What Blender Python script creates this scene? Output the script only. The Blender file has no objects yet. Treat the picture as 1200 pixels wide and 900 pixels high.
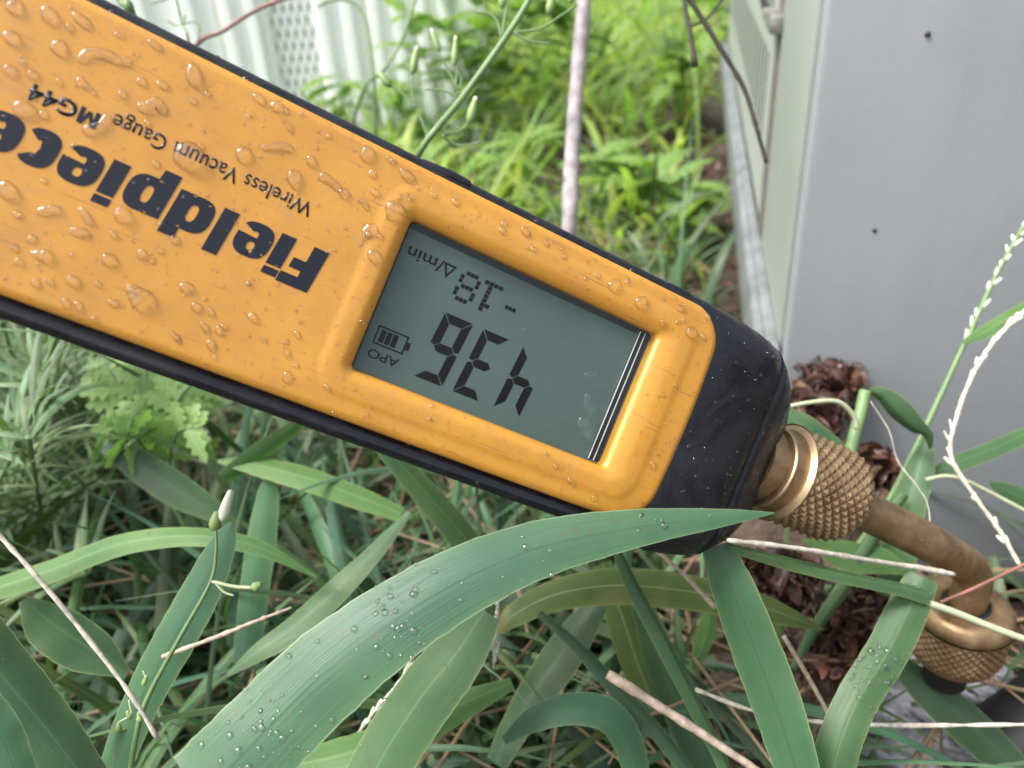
import bpy, bmesh, math, random
import numpy as np
from mathutils import Vector, Matrix
from mathutils.bvhtree import BVHTree
rnd = random.Random(7)
sc = bpy.context.scene
col = sc.collection
PI = math.pi

# ------------------------------------------------------------------ camera
F_PX = 942.0                      # focal length in pixels of the 1200 x 900 photograph
CAM_H = 0.33
down = Vector((115, 1630, 942)).normalized()
zw = -down
ez = Vector((0, 0, 1))
yw = (ez - zw * ez.dot(zw)).normalized()
xw = yw.cross(zw)
M = Matrix((xw, yw, zw))          # camera space (right, down, forward) -> world
C0 = Vector((0, 0, CAM_H))
cam_d = bpy.data.cameras.new('camera')
cam = bpy.data.objects.new('camera', cam_d)
col.objects.link(cam)
cam_d.sensor_width = 36
cam_d.lens = F_PX / 1200 * 36
cam_d.clip_start = 0.005
cam_d.clip_end = 400
rx, ry, rz_ = M @ Vector((1, 0, 0)), M @ Vector((0, -1, 0)), M @ Vector((0, 0, -1))
cam.matrix_world = Matrix(((rx.x, ry.x, rz_.x, C0.x), (rx.y, ry.y, rz_.y, C0.y), (rx.z, ry.z, rz_.z, C0.z), (0, 0, 0, 1)))
sc.camera = cam
cam_d.dof.use_dof = True
cam_d.dof.focus_distance = 0.188
cam_d.dof.aperture_fstop = 15.0

# ------------------------------------------------------------------ sky, sun, exposure
SUN_EL, SUN_AZ = 60, -105          # degrees; azimuth from +Y towards +X
w = bpy.data.worlds.new('World')
sc.world = w
w.use_nodes = True
nt = w.node_tree
bg = nt.nodes['Background']
sky = nt.nodes.new('ShaderNodeTexSky')
sky.sky_type = 'NISHITA'
sky.sun_disc = False
sky.sun_elevation = math.radians(SUN_EL)
sky.sun_rotation = math.radians(SUN_AZ)
sky.dust_density = 7.0
sky.air_density = 1.0
sky.ozone_density = 1.0
hs = nt.nodes.new('ShaderNodeHueSaturation')
hs.inputs['Saturation'].default_value = 0.45
nt.links.new(sky.outputs[0], hs.inputs['Color'])
nt.links.new(hs.outputs[0], bg.inputs[0])
bg.inputs[1].default_value = 0.15
sd = bpy.data.lights.new('sun', 'SUN')
sd.energy = 1.5
sd.angle = math.radians(16)
sd.color = (1, 0.985, 0.96)
sun = bpy.data.objects.new('sun', sd)
col.objects.link(sun)
az, el = math.radians(SUN_AZ), math.radians(SUN_EL)
sun.rotation_euler = Vector((math.sin(az) * math.cos(el), math.cos(az) * math.cos(el), math.sin(el))).to_track_quat('Z', 'Y').to_euler()
vs = sc.view_settings
vs.view_transform = 'Standard'
vs.look = 'None'
vs.exposure = 1.15
vs.gamma = 1.0
vs.use_curve_mapping = False
sc.cycles.use_denoising = True
sc.cycles.sample_clamp_indirect = 0
sc.cycles.max_bounces = 12


# ------------------------------------------------------------------ placing
def ray(px, py):
    return M @ Vector(((px - 600) / F_PX, (py - 450) / F_PX, 1))

def P(px, py, d):
    """the point d metres in front of the camera along the ray of one photograph pixel"""
    return C0 + ray(px, py) * d

def G(px, py, z=0.0):
    r = ray(px, py)
    return C0 + r * ((z - CAM_H) / r.z)

def on_plane(px, py, o, n):
    r = ray(px, py)
    return C0 + r * ((o - C0).dot(n) / r.dot(n))


# ------------------------------------------------------------------ materials
MATS = {}

class NB:
    def __init__(self, name):
        self.m = bpy.data.materials.new(name)
        self.m.use_nodes = True
        self.t = self.m.node_tree
        self.n = self.t.nodes
        self.b = self.n['Principled BSDF']
        MATS[name] = self.m

    def add(self, typ, **kw):
        n = self.n.new(typ)
        for k, v in kw.items():
            if k.startswith('i_'):
                key = k[2:]
                n.inputs[int(key) if key.isdigit() else key.replace('_', ' ')].default_value = v
            else:
                setattr(n, k, v)
        return n

    def link(self, a, b):
        self.t.links.new(a, b)

    def set(self, **kw):
        for k, v in kw.items():
            self.b.inputs[k.replace('_', ' ')].default_value = v

    def noise(self, scale, detail=3.0, rough=0.5, coord='Object', dist=0.0):
        tc = self.add('ShaderNodeTexCoord')
        n = self.add('ShaderNodeTexNoise')
        n.inputs['Scale'].default_value = scale
        n.inputs['Detail'].default_value = detail
        n.inputs['Roughness'].default_value = rough
        n.inputs['Distortion'].default_value = dist
        self.link(tc.outputs[coord], n.inputs['Vector'])
        return n.outputs['Fac']

    def ramp(self, fac, stops):
        r = self.add('ShaderNodeValToRGB')
        e = r.color_ramp.elements
        while len(e) < len(stops):
            e.new(0.5)
        for k, (p, c) in enumerate(stops):
            e[k].position = p
            e[k].color = (*c, 1) if len(c) == 3 else c
        self.link(fac, r.inputs['Fac'])
        return r.outputs['Color']

    def mix(self, a, b, fac, blend='MIX'):
        m = self.add('ShaderNodeMix', data_type='RGBA', blend_type=blend)
        for sock, v in ((m.inputs[6], a), (m.inputs[7], b), (m.inputs[0], fac)):
            if hasattr(v, 'links') or hasattr(v, 'is_linked'):
                self.link(v, sock)
            elif isinstance(v, (int, float)):
                sock.default_value = v
            else:
                sock.default_value = (*v, 1)
        return m.outputs[2]

    def math(self, op, a, b=None, c=None):
        m = self.add('ShaderNodeMath', operation=op)
        for k, v in enumerate((a, b, c)):
            if v is None:
                continue
            if hasattr(v, 'is_linked'):
                self.link(v, m.inputs[k])
            else:
                m.inputs[k].default_value = v
        return m.outputs[0]

    def bump(self, h, strength=0.3, dist=0.0005):
        b = self.add('ShaderNodeBump')
        b.inputs['Strength'].default_value = strength
        b.inputs['Distance'].default_value = dist
        self.link(h, b.inputs['Height'])
        self.link(b.outputs[0], self.b.inputs['Normal'])

    def schlick(self, f0):
        lw_ = self.add('ShaderNodeLayerWeight')
        lw_.inputs['Blend'].default_value = 0.5
        return self.math('MULTIPLY_ADD', self.math('POWER', lw_.outputs['Facing'], 5.0), 1 - f0, f0)

    def color(self, v):
        if hasattr(v, 'is_linked'):
            self.link(v, self.b.inputs['Base Color'])
        else:
            self.b.inputs['Base Color'].default_value = (*v, 1)


def simple(name, c, rough=0.5, metal=0.0, spec=0.5, nscale=None, namp=0.15, coat=0.0, coord='Object'):
    k = NB(name)
    k.set(Roughness=rough, Metallic=metal, Specular_IOR_Level=spec, Coat_Weight=coat)
    if nscale:
        f = k.noise(nscale, 4, 0.6, coord)
        k.color(k.ramp(f, [(0.25, tuple(x * (1 - namp) for x in c)), (0.75, tuple(min(1, x * (1 + namp)) for x in c))]))
    else:
        k.color(c)
    return k


def leaf_mat(name, c1, c2, rough=0.42, trans=0.35, rib=(0.5, 0.6, 0.4), rib_w=0.02, rib_a=0.5, tint_amt=0.0, vein=70.0, spec=0.35, blotch=None):
    """grass and leaves: veins run along the blade (UV x across, y along), a thin midrib, patchy colour, light through the blade"""
    k = NB(name)
    tc = k.add('ShaderNodeTexCoord')
    sp = k.add('ShaderNodeSeparateXYZ')
    k.link(tc.outputs['UV'], sp.inputs[0])
    u, v = sp.outputs[0], sp.outputs[1]
    n1 = k.noise(55, 3, 0.6)
    base = k.mix(c1, c2, k.ramp(n1, [(0.3, (0, 0, 0)), (0.7, (1, 1, 1))]))
    mp = k.add('ShaderNodeMapping')
    k.link(tc.outputs['UV'], mp.inputs[0])
    mp.inputs['Scale'].default_value = (vein, 1.2, 1)
    sn = k.add('ShaderNodeTexNoise')
    sn.inputs['Scale'].default_value = 1.0
    sn.inputs['Detail'].default_value = 2
    k.link(mp.outputs[0], sn.inputs['Vector'])
    st = k.ramp(sn.outputs['Fac'], [(0.35, (0.9, 0.91, 0.9)), (0.65, (1.07, 1.07, 1.06))])
    base = k.mix(base, st, 1.0, 'MULTIPLY')
    d = k.math('ABSOLUTE', k.math('SUBTRACT', u, 0.5))
    mr = k.add('ShaderNodeMapRange', interpolation_type='SMOOTHSTEP')
    k.link(d, mr.inputs[0])
    mr.inputs[1].default_value = rib_w * 0.3; mr.inputs[2].default_value = rib_w * 1.8 + 0.0001
    mr.inputs[3].default_value = rib_a; mr.inputs[4].default_value = 0.0
    base = k.mix(base, rib, mr.outputs[0])
    # yellowing along the margins, in patches, and small brown flecks
    ed = k.math('MULTIPLY', k.math('POWER', k.math('MULTIPLY', d, 2.0), 6.0), k.noise(38, 3, 0.6))
    base = k.mix(base, tuple(min(1, x * y) for x, y in zip(c2, (2.2, 1.6, 1.1))), k.math('MULTIPLY', ed, 0.7))
    base = k.mix(base, (0.26, 0.34, 0.20), k.math('MULTIPLY', k.math('GREATER_THAN', d, 0.482), 0.55 if vein > 50 else 0.0))
    fl_ = k.ramp(k.noise(420, 2, 0.5), [(0.66, (0, 0, 0)), (0.72, (0.5, 0.5, 0.5))])
    base = k.mix(base, (0.12, 0.09, 0.05), fl_)
    big = k.ramp(k.noise(17, 2, 0.5), [(0.3, (0.82, 0.86, 0.9)), (0.7, (1.18, 1.12, 0.95))])
    base = k.mix(base, big, 1.0, 'MULTIPLY')
    if blotch:
        bn = k.noise(26, 2, 0.5)
        base = k.mix(base, blotch, k.ramp(bn, [(0.62, (0, 0, 0)), (0.72, (0.8, 0.8, 0.8))]))
    if tint_amt:
        at = k.add('ShaderNodeAttribute', attribute_name='tint')
        base = k.mix(base, at.outputs['Color'], tint_amt, 'MULTIPLY')
    k.color(base)
    k.set(Roughness=rough, Specular_IOR_Level=spec)
    k.bump(sn.outputs['Fac'], 0.25, 0.0004)
    tr = k.add('ShaderNodeBsdfTranslucent')
    tcol = k.mix(base, (1.0, 1.25, 0.45), 1.0, 'MULTIPLY')
    k.link(tcol, tr.inputs['Color'])
    mx = k.add('ShaderNodeMixShader')
    mx.inputs[0].default_value = trans
    out = k.n['Material Output']
    k.link(k.b.outputs[0], mx.inputs[1])
    k.link(tr.outputs[0], mx.inputs[2])
    k.link(mx.outputs[0], out.inputs['Surface'])
    return k.m


# device
k = NB('yellow_plastic')
grime = k.noise(60, 5, 0.65)
speck = k.noise(900, 2, 0.6)
streak = k.noise(170, 4, 0.7, dist=1.5)
c = k.mix((0.60, 0.285, 0.030), (0.49, 0.225, 0.027), k.ramp(grime, [(0.35, (0, 0, 0)), (0.7, (1, 1, 1))]))
c = k.mix(c, (0.33, 0.15, 0.05), k.ramp(speck, [(0.645, (0, 0, 0)), (0.70, (0.75, 0.75, 0.75))]))
c = k.mix(c, (0.42, 0.22, 0.09), k.ramp(streak, [(0.58, (0, 0, 0)), (0.72, (0.45, 0.45, 0.45))]))
tcs = k.add('ShaderNodeTexCoord')
for rot, sx_, th in ((0.5, 1.0, 0.69), (-0.9, 1.3, 0.70)):
    mps = k.add('ShaderNodeMapping'); mps.inputs['Scale'].default_value = (45 * sx_, 1500, 1); mps.inputs['Rotation'].default_value = (0, 0, rot)
    k.link(tcs.outputs['Object'], mps.inputs[0])
    scn = k.add('ShaderNodeTexNoise'); scn.inputs['Scale'].default_value = 1.0; scn.inputs['Detail'].default_value = 1.5
    k.link(mps.outputs[0], scn.inputs['Vector'])
    c = k.mix(c, (0.20, 0.10, 0.04), k.ramp(scn.outputs['Fac'], [(th, (0, 0, 0)), (th + 0.05, (0.55,) * 3)]))
smu = k.noise(28, 5, 0.75, dist=2.0)
c = k.mix(c, (0.36, 0.20, 0.07), k.ramp(smu, [(0.55, (0, 0, 0)), (0.75, (0.5,) * 3)]))
k.color(c)
k.link(k.ramp(grime, [(0.3, (0.28,) * 3), (0.75, (0.5,) * 3)]), k.b.inputs['Roughness'])
k.set(Specular_IOR_Level=0.6, Coat_Weight=0.4, Coat_Roughness=0.3)
k.bump(k.noise(1500, 2), 0.08, 0.0002)
k = NB('black_rubber')
f = k.noise(45, 6, 0.7, dist=1.2)
k.color(k.ramp(f, [(0.3, (0.005, 0.006, 0.010)), (0.7, (0.011, 0.012, 0.018))]))
k.link(k.ramp(f, [(0.42, (0.16,) * 3), (0.58, (0.55,) * 3)]), k.b.inputs['Roughness'])
k.bump(k.noise(700, 3), 0.1, 0.0004)
k = NB('black_print')
pw = k.noise(420, 4, 0.7)
k.color(k.mix((0.006, 0.007, 0.016), (0.5, 0.26, 0.06), k.ramp(pw, [(0.66, (0, 0, 0)), (0.69, (0.9,) * 3)])))
k.set(Roughness=0.34)
k = NB('lcd_glass')
f = k.noise(45, 3)
k.color(k.ramp(f, [(0.3, (0.095, 0.142, 0.130)), (0.7, (0.122, 0.173, 0.162))]))
k.set(Roughness=0.5, Specular_IOR_Level=0.15)
simple('lcd_border_shade', (0.03, 0.04, 0.045), 0.5, spec=0.2)
simple('lcd_segment', (0.006, 0.004, 0.006), 0.6, spec=0.1)
k = NB('clear_pane')
k.n.remove(k.b)
tp = k.add('ShaderNodeBsdfTransparent')
tp.inputs[0].default_value = (0.86, 0.9, 0.9, 1)
gl = k.add('ShaderNodeBsdfGlossy')
gl.inputs['Roughness'].default_value = 0.04
k.link(k.ramp(k.noise(45, 4, 0.7, dist=1.0), [(0.4, (0.03,) * 3), (0.7, (0.35,) * 3)]), gl.inputs['Roughness'])
fr_o = k.schlick(0.03)
mx = k.add('ShaderNodeMixShader')
k.link(fr_o, mx.inputs[0]); k.link(tp.outputs[0], mx.inputs[1]); k.link(gl.outputs[0], mx.inputs[2])
k.link(mx.outputs[0], k.n['Material Output'].inputs['Surface'])
k = NB('water')
k.n.remove(k.b)
tp = k.add('ShaderNodeBsdfTransparent'); tp.inputs[0].default_value = (0.97, 0.97, 0.97, 1)
rf = k.add('ShaderNodeBsdfRefraction'); rf.inputs['IOR'].default_value = 1.333; rf.inputs['Roughness'].default_value = 0.03
gl = k.add('ShaderNodeBsdfGlossy'); gl.inputs['Roughness'].default_value = 0.07; gl.inputs['Color'].default_value = (1, 1, 1, 1)
fr_o = k.schlick(0.05)
m1 = k.add('ShaderNodeMixShader'); m1.inputs[0].default_value = 0.62
k.link(tp.outputs[0], m1.inputs[1]); k.link(rf.outputs[0], m1.inputs[2])
mx = k.add('ShaderNodeMixShader')
k.link(fr_o, mx.inputs[0]); k.link(m1.outputs[0], mx.inputs[1]); k.link(gl.outputs[0], mx.inputs[2])
k.link(mx.outputs[0], k.n['Material Output'].inputs['Surface'])
k = NB('brass')
f = k.noise(160, 4, 0.65)
k.color(k.ramp(f, [(0.3, (0.20, 0.125, 0.065)), (0.7, (0.36, 0.255, 0.14))]))
k.link(k.ramp(f, [(0.3, (0.34,) * 3), (0.7, (0.58,) * 3)]), k.b.inputs['Roughness'])
k.set(Metallic=0.75)
k.bump(k.noise(1800, 2), 0.1, 0.0002)
k = NB('bright_brass')
f = k.noise(300, 3)
k.color(k.ramp(f, [(0.3, (0.32, 0.225, 0.125)), (0.7, (0.45, 0.34, 0.2))]))
k.set(Metallic=0.8, Roughness=0.42)
# setting
k = NB('soil')
f = k.noise(14, 8, 0.7); g = k.noise(90, 5, 0.7)
c = k.ramp(f, [(0.3, (0.030, 0.019, 0.014)), (0.55, (0.075, 0.048, 0.034)), (0.75, (0.13, 0.09, 0.066))])
k.color(k.mix(c, (0.16, 0.12, 0.09), k.ramp(g, [(0.6, (0, 0, 0)), (0.75, (0.8, 0.8, 0.8))])))
k.set(Roughness=0.85); k.bump(g, 0.9, 0.01)
k = NB('panel_grey_sky_tint')  # cabinet front: bluish skylight is put into the grey
f = k.noise(3, 3); g = k.noise(350, 2, 0.7); h = k.noise(9, 5, 0.7)
c = k.ramp(f, [(0.3, (0.305, 0.33, 0.355)), (0.7, (0.33, 0.355, 0.38))])
c = k.mix(c, (0.27, 0.28, 0.28), k.ramp(h, [(0.5, (0, 0, 0)), (0.8, (0.55, 0.55, 0.55))]))
k.color(k.mix(c, (0.2, 0.2, 0.19), k.ramp(g, [(0.74, (0, 0, 0)), (0.80, (0.5, 0.5, 0.5))])))
tcs = k.add('ShaderNodeTexCoord'); mps = k.add('ShaderNodeMapping'); mps.inputs['Scale'].default_value = (70, 70, 2.2)
k.link(tcs.outputs['Object'], mps.inputs[0])
stn = k.add('ShaderNodeTexNoise'); stn.inputs['Scale'].default_value = 1.0; stn.inputs['Detail'].default_value = 5
k.link(mps.outputs[0], stn.inputs['Vector'])
old = k.b.inputs['Base Color'].links[0].from_socket
k.color(k.mix(old, k.ramp(stn.outputs['Fac'], [(0.35, (0.97, 0.97, 0.965)), (0.65, (1.015, 1.015, 1.015))]), 1.0, 'MULTIPLY'))
k.link(k.ramp(stn.outputs['Fac'], [(0.3, (0.42,) * 3), (0.7, (0.5,) * 3)]), k.b.inputs['Roughness'])
k.set(Specular_IOR_Level=0.5); k.bump(k.noise(1200, 2), 0.05, 0.0003)
k = NB('panel_grey_lawn_tint')  # cabinet side: green light bounced off the lawn is put into the grey
f = k.noise(6, 4); g = k.noise(35, 5, 0.7)
c = k.ramp(f, [(0.3, (0.30, 0.335, 0.30)), (0.7, (0.34, 0.375, 0.335))])
k.color(k.mix(c, (0.20, 0.20, 0.17), k.ramp(g, [(0.62, (0, 0, 0)), (0.8, (0.5, 0.5, 0.5))])))
k.set(Roughness=0.5)
simple('seam_grey', (0.15, 0.135, 0.125), 0.6, nscale=60, namp=0.3)
simple('rail_grey', (0.15, 0.165, 0.165), 0.5, nscale=60, namp=0.4)
simple('dark_gap', (0.02, 0.02, 0.02), 0.8)
simple('screw_metal', (0.35, 0.34, 0.32), 0.45, 0.8, nscale=200, namp=0.4)
simple('white_sheet', (0.84, 0.87, 0.88), 0.45, nscale=8, namp=0.05)
simple('house_render', (0.42, 0.40, 0.37), 0.8, nscale=12)
simple('roof_metal', (0.25, 0.25, 0.26), 0.5, nscale=10)
simple('black_plastic', (0.005, 0.005, 0.006), 0.6, nscale=90, namp=0.4)
k = NB('film')
f = k.noise(60, 4, 0.6)
k.color(k.ramp(f, [(0.38, (0.06, 0.06, 0.075)), (0.62, (0.62, 0.62, 0.68))]))
k.set(Roughness=0.25, Specular_IOR_Level=0.7)
# plants
leaf_mat('blade_blue', (0.047, 0.125, 0.070), (0.066, 0.150, 0.083), rough=0.38, trans=0.25, rib=(0.045, 0.10, 0.05), rib_w=0.014, rib_a=0.7)
leaf_mat('blade_mid', (0.055, 0.130, 0.062), (0.088, 0.165, 0.078), rough=0.36, trans=0.32, rib=(0.17, 0.27, 0.13), rib_w=0.016, rib_a=0.45)
leaf_mat('blade_bright', (0.095, 0.205, 0.070), (0.135, 0.255, 0.095), trans=0.4, rib=(0.25, 0.36, 0.15), rib_w=0.03, rib_a=0.5)
leaf_mat('blade_dark', (0.036, 0.085, 0.045), (0.060, 0.118, 0.06), rough=0.34, trans=0.25, rib=(0.10, 0.17, 0.09), rib_w=0.016, rib_a=0.4)
leaf_mat('blade_tan_tip', (0.085, 0.15, 0.04), (0.13, 0.19, 0.06), trans=0.3, rib_w=0.015, rib_a=0.4, blotch=(0.30, 0.24, 0.12))
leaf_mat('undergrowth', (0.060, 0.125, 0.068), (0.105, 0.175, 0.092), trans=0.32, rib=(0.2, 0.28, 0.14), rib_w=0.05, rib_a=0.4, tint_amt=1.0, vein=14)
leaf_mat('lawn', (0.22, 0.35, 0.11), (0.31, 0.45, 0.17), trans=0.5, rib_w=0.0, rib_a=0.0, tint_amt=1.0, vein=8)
leaf_mat('feather', (0.085, 0.15, 0.07), (0.13, 0.20, 0.095), trans=0.3, rib_w=0.04, rib_a=0.3, tint_amt=1.0, vein=8)
leaf_mat('fern_leaf', (0.22, 0.37, 0.15), (0.29, 0.44, 0.20), trans=0.4, rib_w=0.03, rib_a=0.3, vein=20)
leaf_mat('weed_leaf', (0.19, 0.33, 0.08), (0.26, 0.40, 0.12), trans=0.5, rib_w=0.03, rib_a=0.4, vein=12)
leaf_mat('dry_leaf', (0.065, 0.036, 0.030), (0.14, 0.085, 0.068), rough=0.36, trans=0.15, rib=(0.2, 0.13, 0.1), rib_w=0.03, rib_a=0.4, tint_amt=1.0, vein=14)
leaf_mat('straw', (0.27, 0.20, 0.145), (0.42, 0.34, 0.25), rough=0.6, trans=0.2, rib_w=0.0, rib_a=0.0, tint_amt=1.0, vein=10)
simple('green_stem', (0.13, 0.22, 0.085), 0.45, nscale=90, namp=0.25)
simple('pale_stem', (0.40, 0.44, 0.28), 0.5, nscale=90, namp=0.2)
simple('dry_stem', (0.38, 0.30, 0.23), 0.65, nscale=380, namp=0.5)
simple('white_stem', (0.50, 0.46, 0.38), 0.6, nscale=420, namp=0.5)
simple('twig_grey', (0.29, 0.26, 0.27), 0.75, nscale=130, namp=0.55)
simple('twig_dark', (0.035, 0.028, 0.024), 0.6, nscale=120, namp=0.5)
simple('twig_red', (0.22, 0.10, 0.07), 0.5, nscale=120, namp=0.4)
simple('bud_green', (0.20, 0.30, 0.10), 0.45, nscale=150, namp=0.25)
simple('bud_white', (0.62, 0.66, 0.50), 0.55, nscale=150, namp=0.15)


# ------------------------------------------------------------------ mesh helpers
class MB:
    def __init__(self):
        self.v, self.f, self.uv, self.t = [], [], [], []

    def grid(self, rows, uvs=None, tint=None, closed=False):
        """rows: list of equal-length lists of points"""
        b = len(self.v)
        n = len(rows[0])
        for r in rows:
            self.v.extend(r)
        if uvs is None:
            for i in range(len(rows)):
                for j in range(n):
                    self.uv.append((j / max(1, n - 1), i / max(1, len(rows) - 1)))
        else:
            for r in uvs:
                self.uv.extend(r)
        self.t.extend([tint or (1, 1, 1)] * (n * len(rows)))
        for i in range(len(rows) - 1):
            for j in range(n if closed else n - 1):
                j2 = (j + 1) % n
                self.f.append((b + i * n + j, b + i * n + j2, b + (i + 1) * n + j2, b + (i + 1) * n + j))
        return b

    def poly(self, pts, tint=None):
        b = len(self.v)
        self.v.extend(pts)
        self.uv.extend([(0.3, 0.3)] * len(pts))
        self.t.extend([tint or (1, 1, 1)] * len(pts))
        self.f.append(tuple(range(b, b + len(pts))))

    def box(self, c, sx, sy, sz, ax=None):
        ax = ax or (Vector((1, 0, 0)), Vector((0, 1, 0)), Vector((0, 0, 1)))
        c = Vector(c)
        b = len(self.v)
        for dz in (-1, 1):
            for dx, dy in ((-1, -1), (1, -1), (1, 1), (-1, 1)):
                self.v.append(c + ax[0] * (dx * sx / 2) + ax[1] * (dy * sy / 2) + ax[2] * (dz * sz / 2))
                self.uv.append((0.3, 0.3)); self.t.append((1, 1, 1))
        for q in ((3, 2, 1, 0), (4, 5, 6, 7), (0, 1, 5, 4), (1, 2, 6, 5), (2, 3, 7, 6), (3, 0, 4, 7)):
            self.f.append(tuple(b + i for i in q))

    def tube(self, pts, rad, seg=10, cap=True, tint=None):
        pts = [Vector(p) for p in pts]
        if not isinstance(rad, (list, tuple)):
            rad = [rad] * len(pts)
        rows = []
        up = None
        for i, p in enumerate(pts):
            t = (pts[min(i + 1, len(pts) - 1)] - pts[max(i - 1, 0)]).normalized()
            if up is None:
                up = t.orthogonal().normalized()
            up = (up - t * up.dot(t)).normalized()
            s = t.cross(up)
            rows.append([p + (up * math.cos(a) + s * math.sin(a)) * rad[i] for a in (2 * PI * j / seg for j in range(seg))])
        b = self.grid(rows, tint=tint, closed=True)
        if cap:
            self.f.append(tuple(b + j for j in reversed(range(seg))))
            e = b + (len(rows) - 1) * seg
            self.f.append(tuple(e + j for j in range(seg)))

    def build(self, name, mat, parent=None, smooth=True, tint=False):
        me = bpy.data.meshes.new(name)
        me.from_pydata([tuple(p) for p in self.v], [], self.f)
        n = len(me.loops)
        li = np.empty(n, dtype=np.int32)
        me.loops.foreach_get('vertex_index', li)
        uvl = me.uv_layers.new(name='UVMap')
        uvl.data.foreach_set('uv', np.asarray(self.uv, dtype=np.float32)[li].ravel())
        if tint:
            at = me.color_attributes.new('tint', 'FLOAT_COLOR', 'POINT')
            a = np.ones((len(self.v), 4), dtype=np.float32)
            a[:, :3] = np.asarray(self.t, dtype=np.float32)
            at.data.foreach_set('color', a.ravel())
        if smooth:
            me.polygons.foreach_set('use_smooth', np.ones(len(me.polygons), dtype=bool))
        me.materials.append(MATS[mat] if isinstance(mat, str) else mat)
        me.update()
        return link(name, me, parent)


def link(name, data, parent=None):
    o = bpy.data.objects.new(name, data)
    col.objects.link(o)
    if parent is not None:
        o.parent = parent
    return o

def tag(o, label=None, cat=None, group=None, kind=None):
    if label: o['label'] = label
    if cat: o['category'] = cat
    if group: o['group'] = group
    if kind: o['kind'] = kind
    return o

def empty(name, loc=(0, 0, 0)):
    o = bpy.data.objects.new(name, None)
    o.location = loc
    o.empty_display_size = 0.02
    col.objects.link(o)
    return o

def smooth_path(pts, n):
    """Catmull-Rom through control tuples of any length"""
    pts = [tuple(p) for p in pts]
    q = [tuple(2 * a - b for a, b in zip(pts[0], pts[1]))] + pts + [tuple(2 * a - b for a, b in zip(pts[-1], pts[-2]))]
    out = []
    m = len(pts) - 1
    for i in range(n + 1):
        t = i / n * m
        k0 = min(int(t), m - 1)
        t -= k0
        p0, p1, p2, p3 = q[k0:k0 + 4]
        out.append(tuple(0.5 * (2 * b + (c - a) * t + (2 * a - 5 * b + 4 * c - d) * t * t + (3 * b - a - 3 * c + d) * t ** 3) for a, b, c, d in zip(p0, p1, p2, p3)))
    return out

def auto_sharp(o, deg=35):
    me = o.data
    bm = bmesh.new(); bm.from_mesh(me)
    for e in bm.edges:
        if len(e.link_faces) == 2 and e.calc_face_angle(0) > math.radians(deg):
            e.smooth = False
    bm.to_mesh(me); bm.free()
    return o

def dome(mb, o, n, u, path, height=0.5, seg=16, rings=5, wob=0.0):
    """a sessile drop on the plane (o, normal n, in-plane u): path = [(x, y, r), ...] in that plane; the foot is sunk a little"""
    v = n.cross(u)
    if len(path) == 1:
        x, y, r = path[0][:3]
        ry_ = path[0][3] if len(path[0]) > 3 else r
        a0 = path[0][4] if len(path[0]) > 4 else 0.0
        ph = [rnd.uniform(0, 6.28) for _ in range(3)]
        rows = []
        for i in range(rings + 1):
            th = (PI / 2) * i / rings
            row = []
            for j in range(seg):
                a = 2 * PI * j / seg
                ww = 1 + wob * (math.sin(2 * a + ph[0]) * 0.5 + math.sin(3 * a + ph[1]) * 0.35 + math.sin(5 * a + ph[2]) * 0.15)
                rr = math.cos(th) ** 0.75 if i < rings else 0.0
                px, py = math.cos(a) * r * rr * ww, math.sin(a) * ry_ * rr * ww
                qx, qy = px * math.cos(a0) - py * math.sin(a0), px * math.sin(a0) + py * math.cos(a0)
                h = math.sin(th) * height * min(r, ry_)
                row.append(o + u * (x + qx) + v * (y + qy) + n * (h - 0.00002))
            rows.append(row)
        rows.insert(0, [p - n * 0.0003 for p in rows[0]])
        mb.grid(rows, closed=True)
    else:
        pts = smooth_path(path, max(10, 6 * len(path)))
        L = len(pts)
        rows = []
        for i, (x, y, r) in enumerate(pts):
            a, b = pts[max(0, i - 1)], pts[min(L - 1, i + 1)]
            d = Vector((b[0] - a[0], b[1] - a[1])).normalized()
            s = i / (L - 1)
            e = min(1.0, math.sqrt(max(0.0, 1 - (1 - min(1, s * L * 0.22)) ** 2)), math.sqrt(max(0.0, 1 - (1 - min(1, (1 - s) * L * 0.22)) ** 2)))
            r = max(r * e, 1e-6)
            r *= 1 + wob * 0.4 * math.sin(i * 1.3)
            row = []
            K = 9
            for j in range(K + 1):
                th = PI * j / K
                cx_, hh = math.cos(th) * r, math.sin(th) ** 0.8 * r * height
                row.append(o + u * (x - d.y * cx_) + v * (y + d.x * cx_) + n * (hh - 0.00002))
            row.insert(0, row[0] - n * 0.0003)
            row.append(row[-1] - n * 0.0003)
            rows.append(row)
        mb.grid(rows)


# ------------------------------------------------------------------ the setting: ground
gm = MB()
def gz(x, y):
    return 0.012 * math.sin(x * 5.1 + 1) * math.sin(y * 4.3) + 0.006 * math.sin(x * 17 + y * 9) - 0.012
xs = [-60, -20, -8, -4] + [-2 + 0.08 * i for i in range(51)] + [4, 8, 20, 60]
ys = [-60, -20, -6, -2] + [-0.4 + 0.08 * i for i in range(56)] + [6, 9, 20, 60]
gm.grid([[Vector((x, y, gz(x, y) if abs(x) < 2.1 and -0.5 < y < 4.2 else -0.012)) for x in xs] for y in ys])
ground = tag(gm.build('ground', 'soil'), kind='structure')

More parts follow.
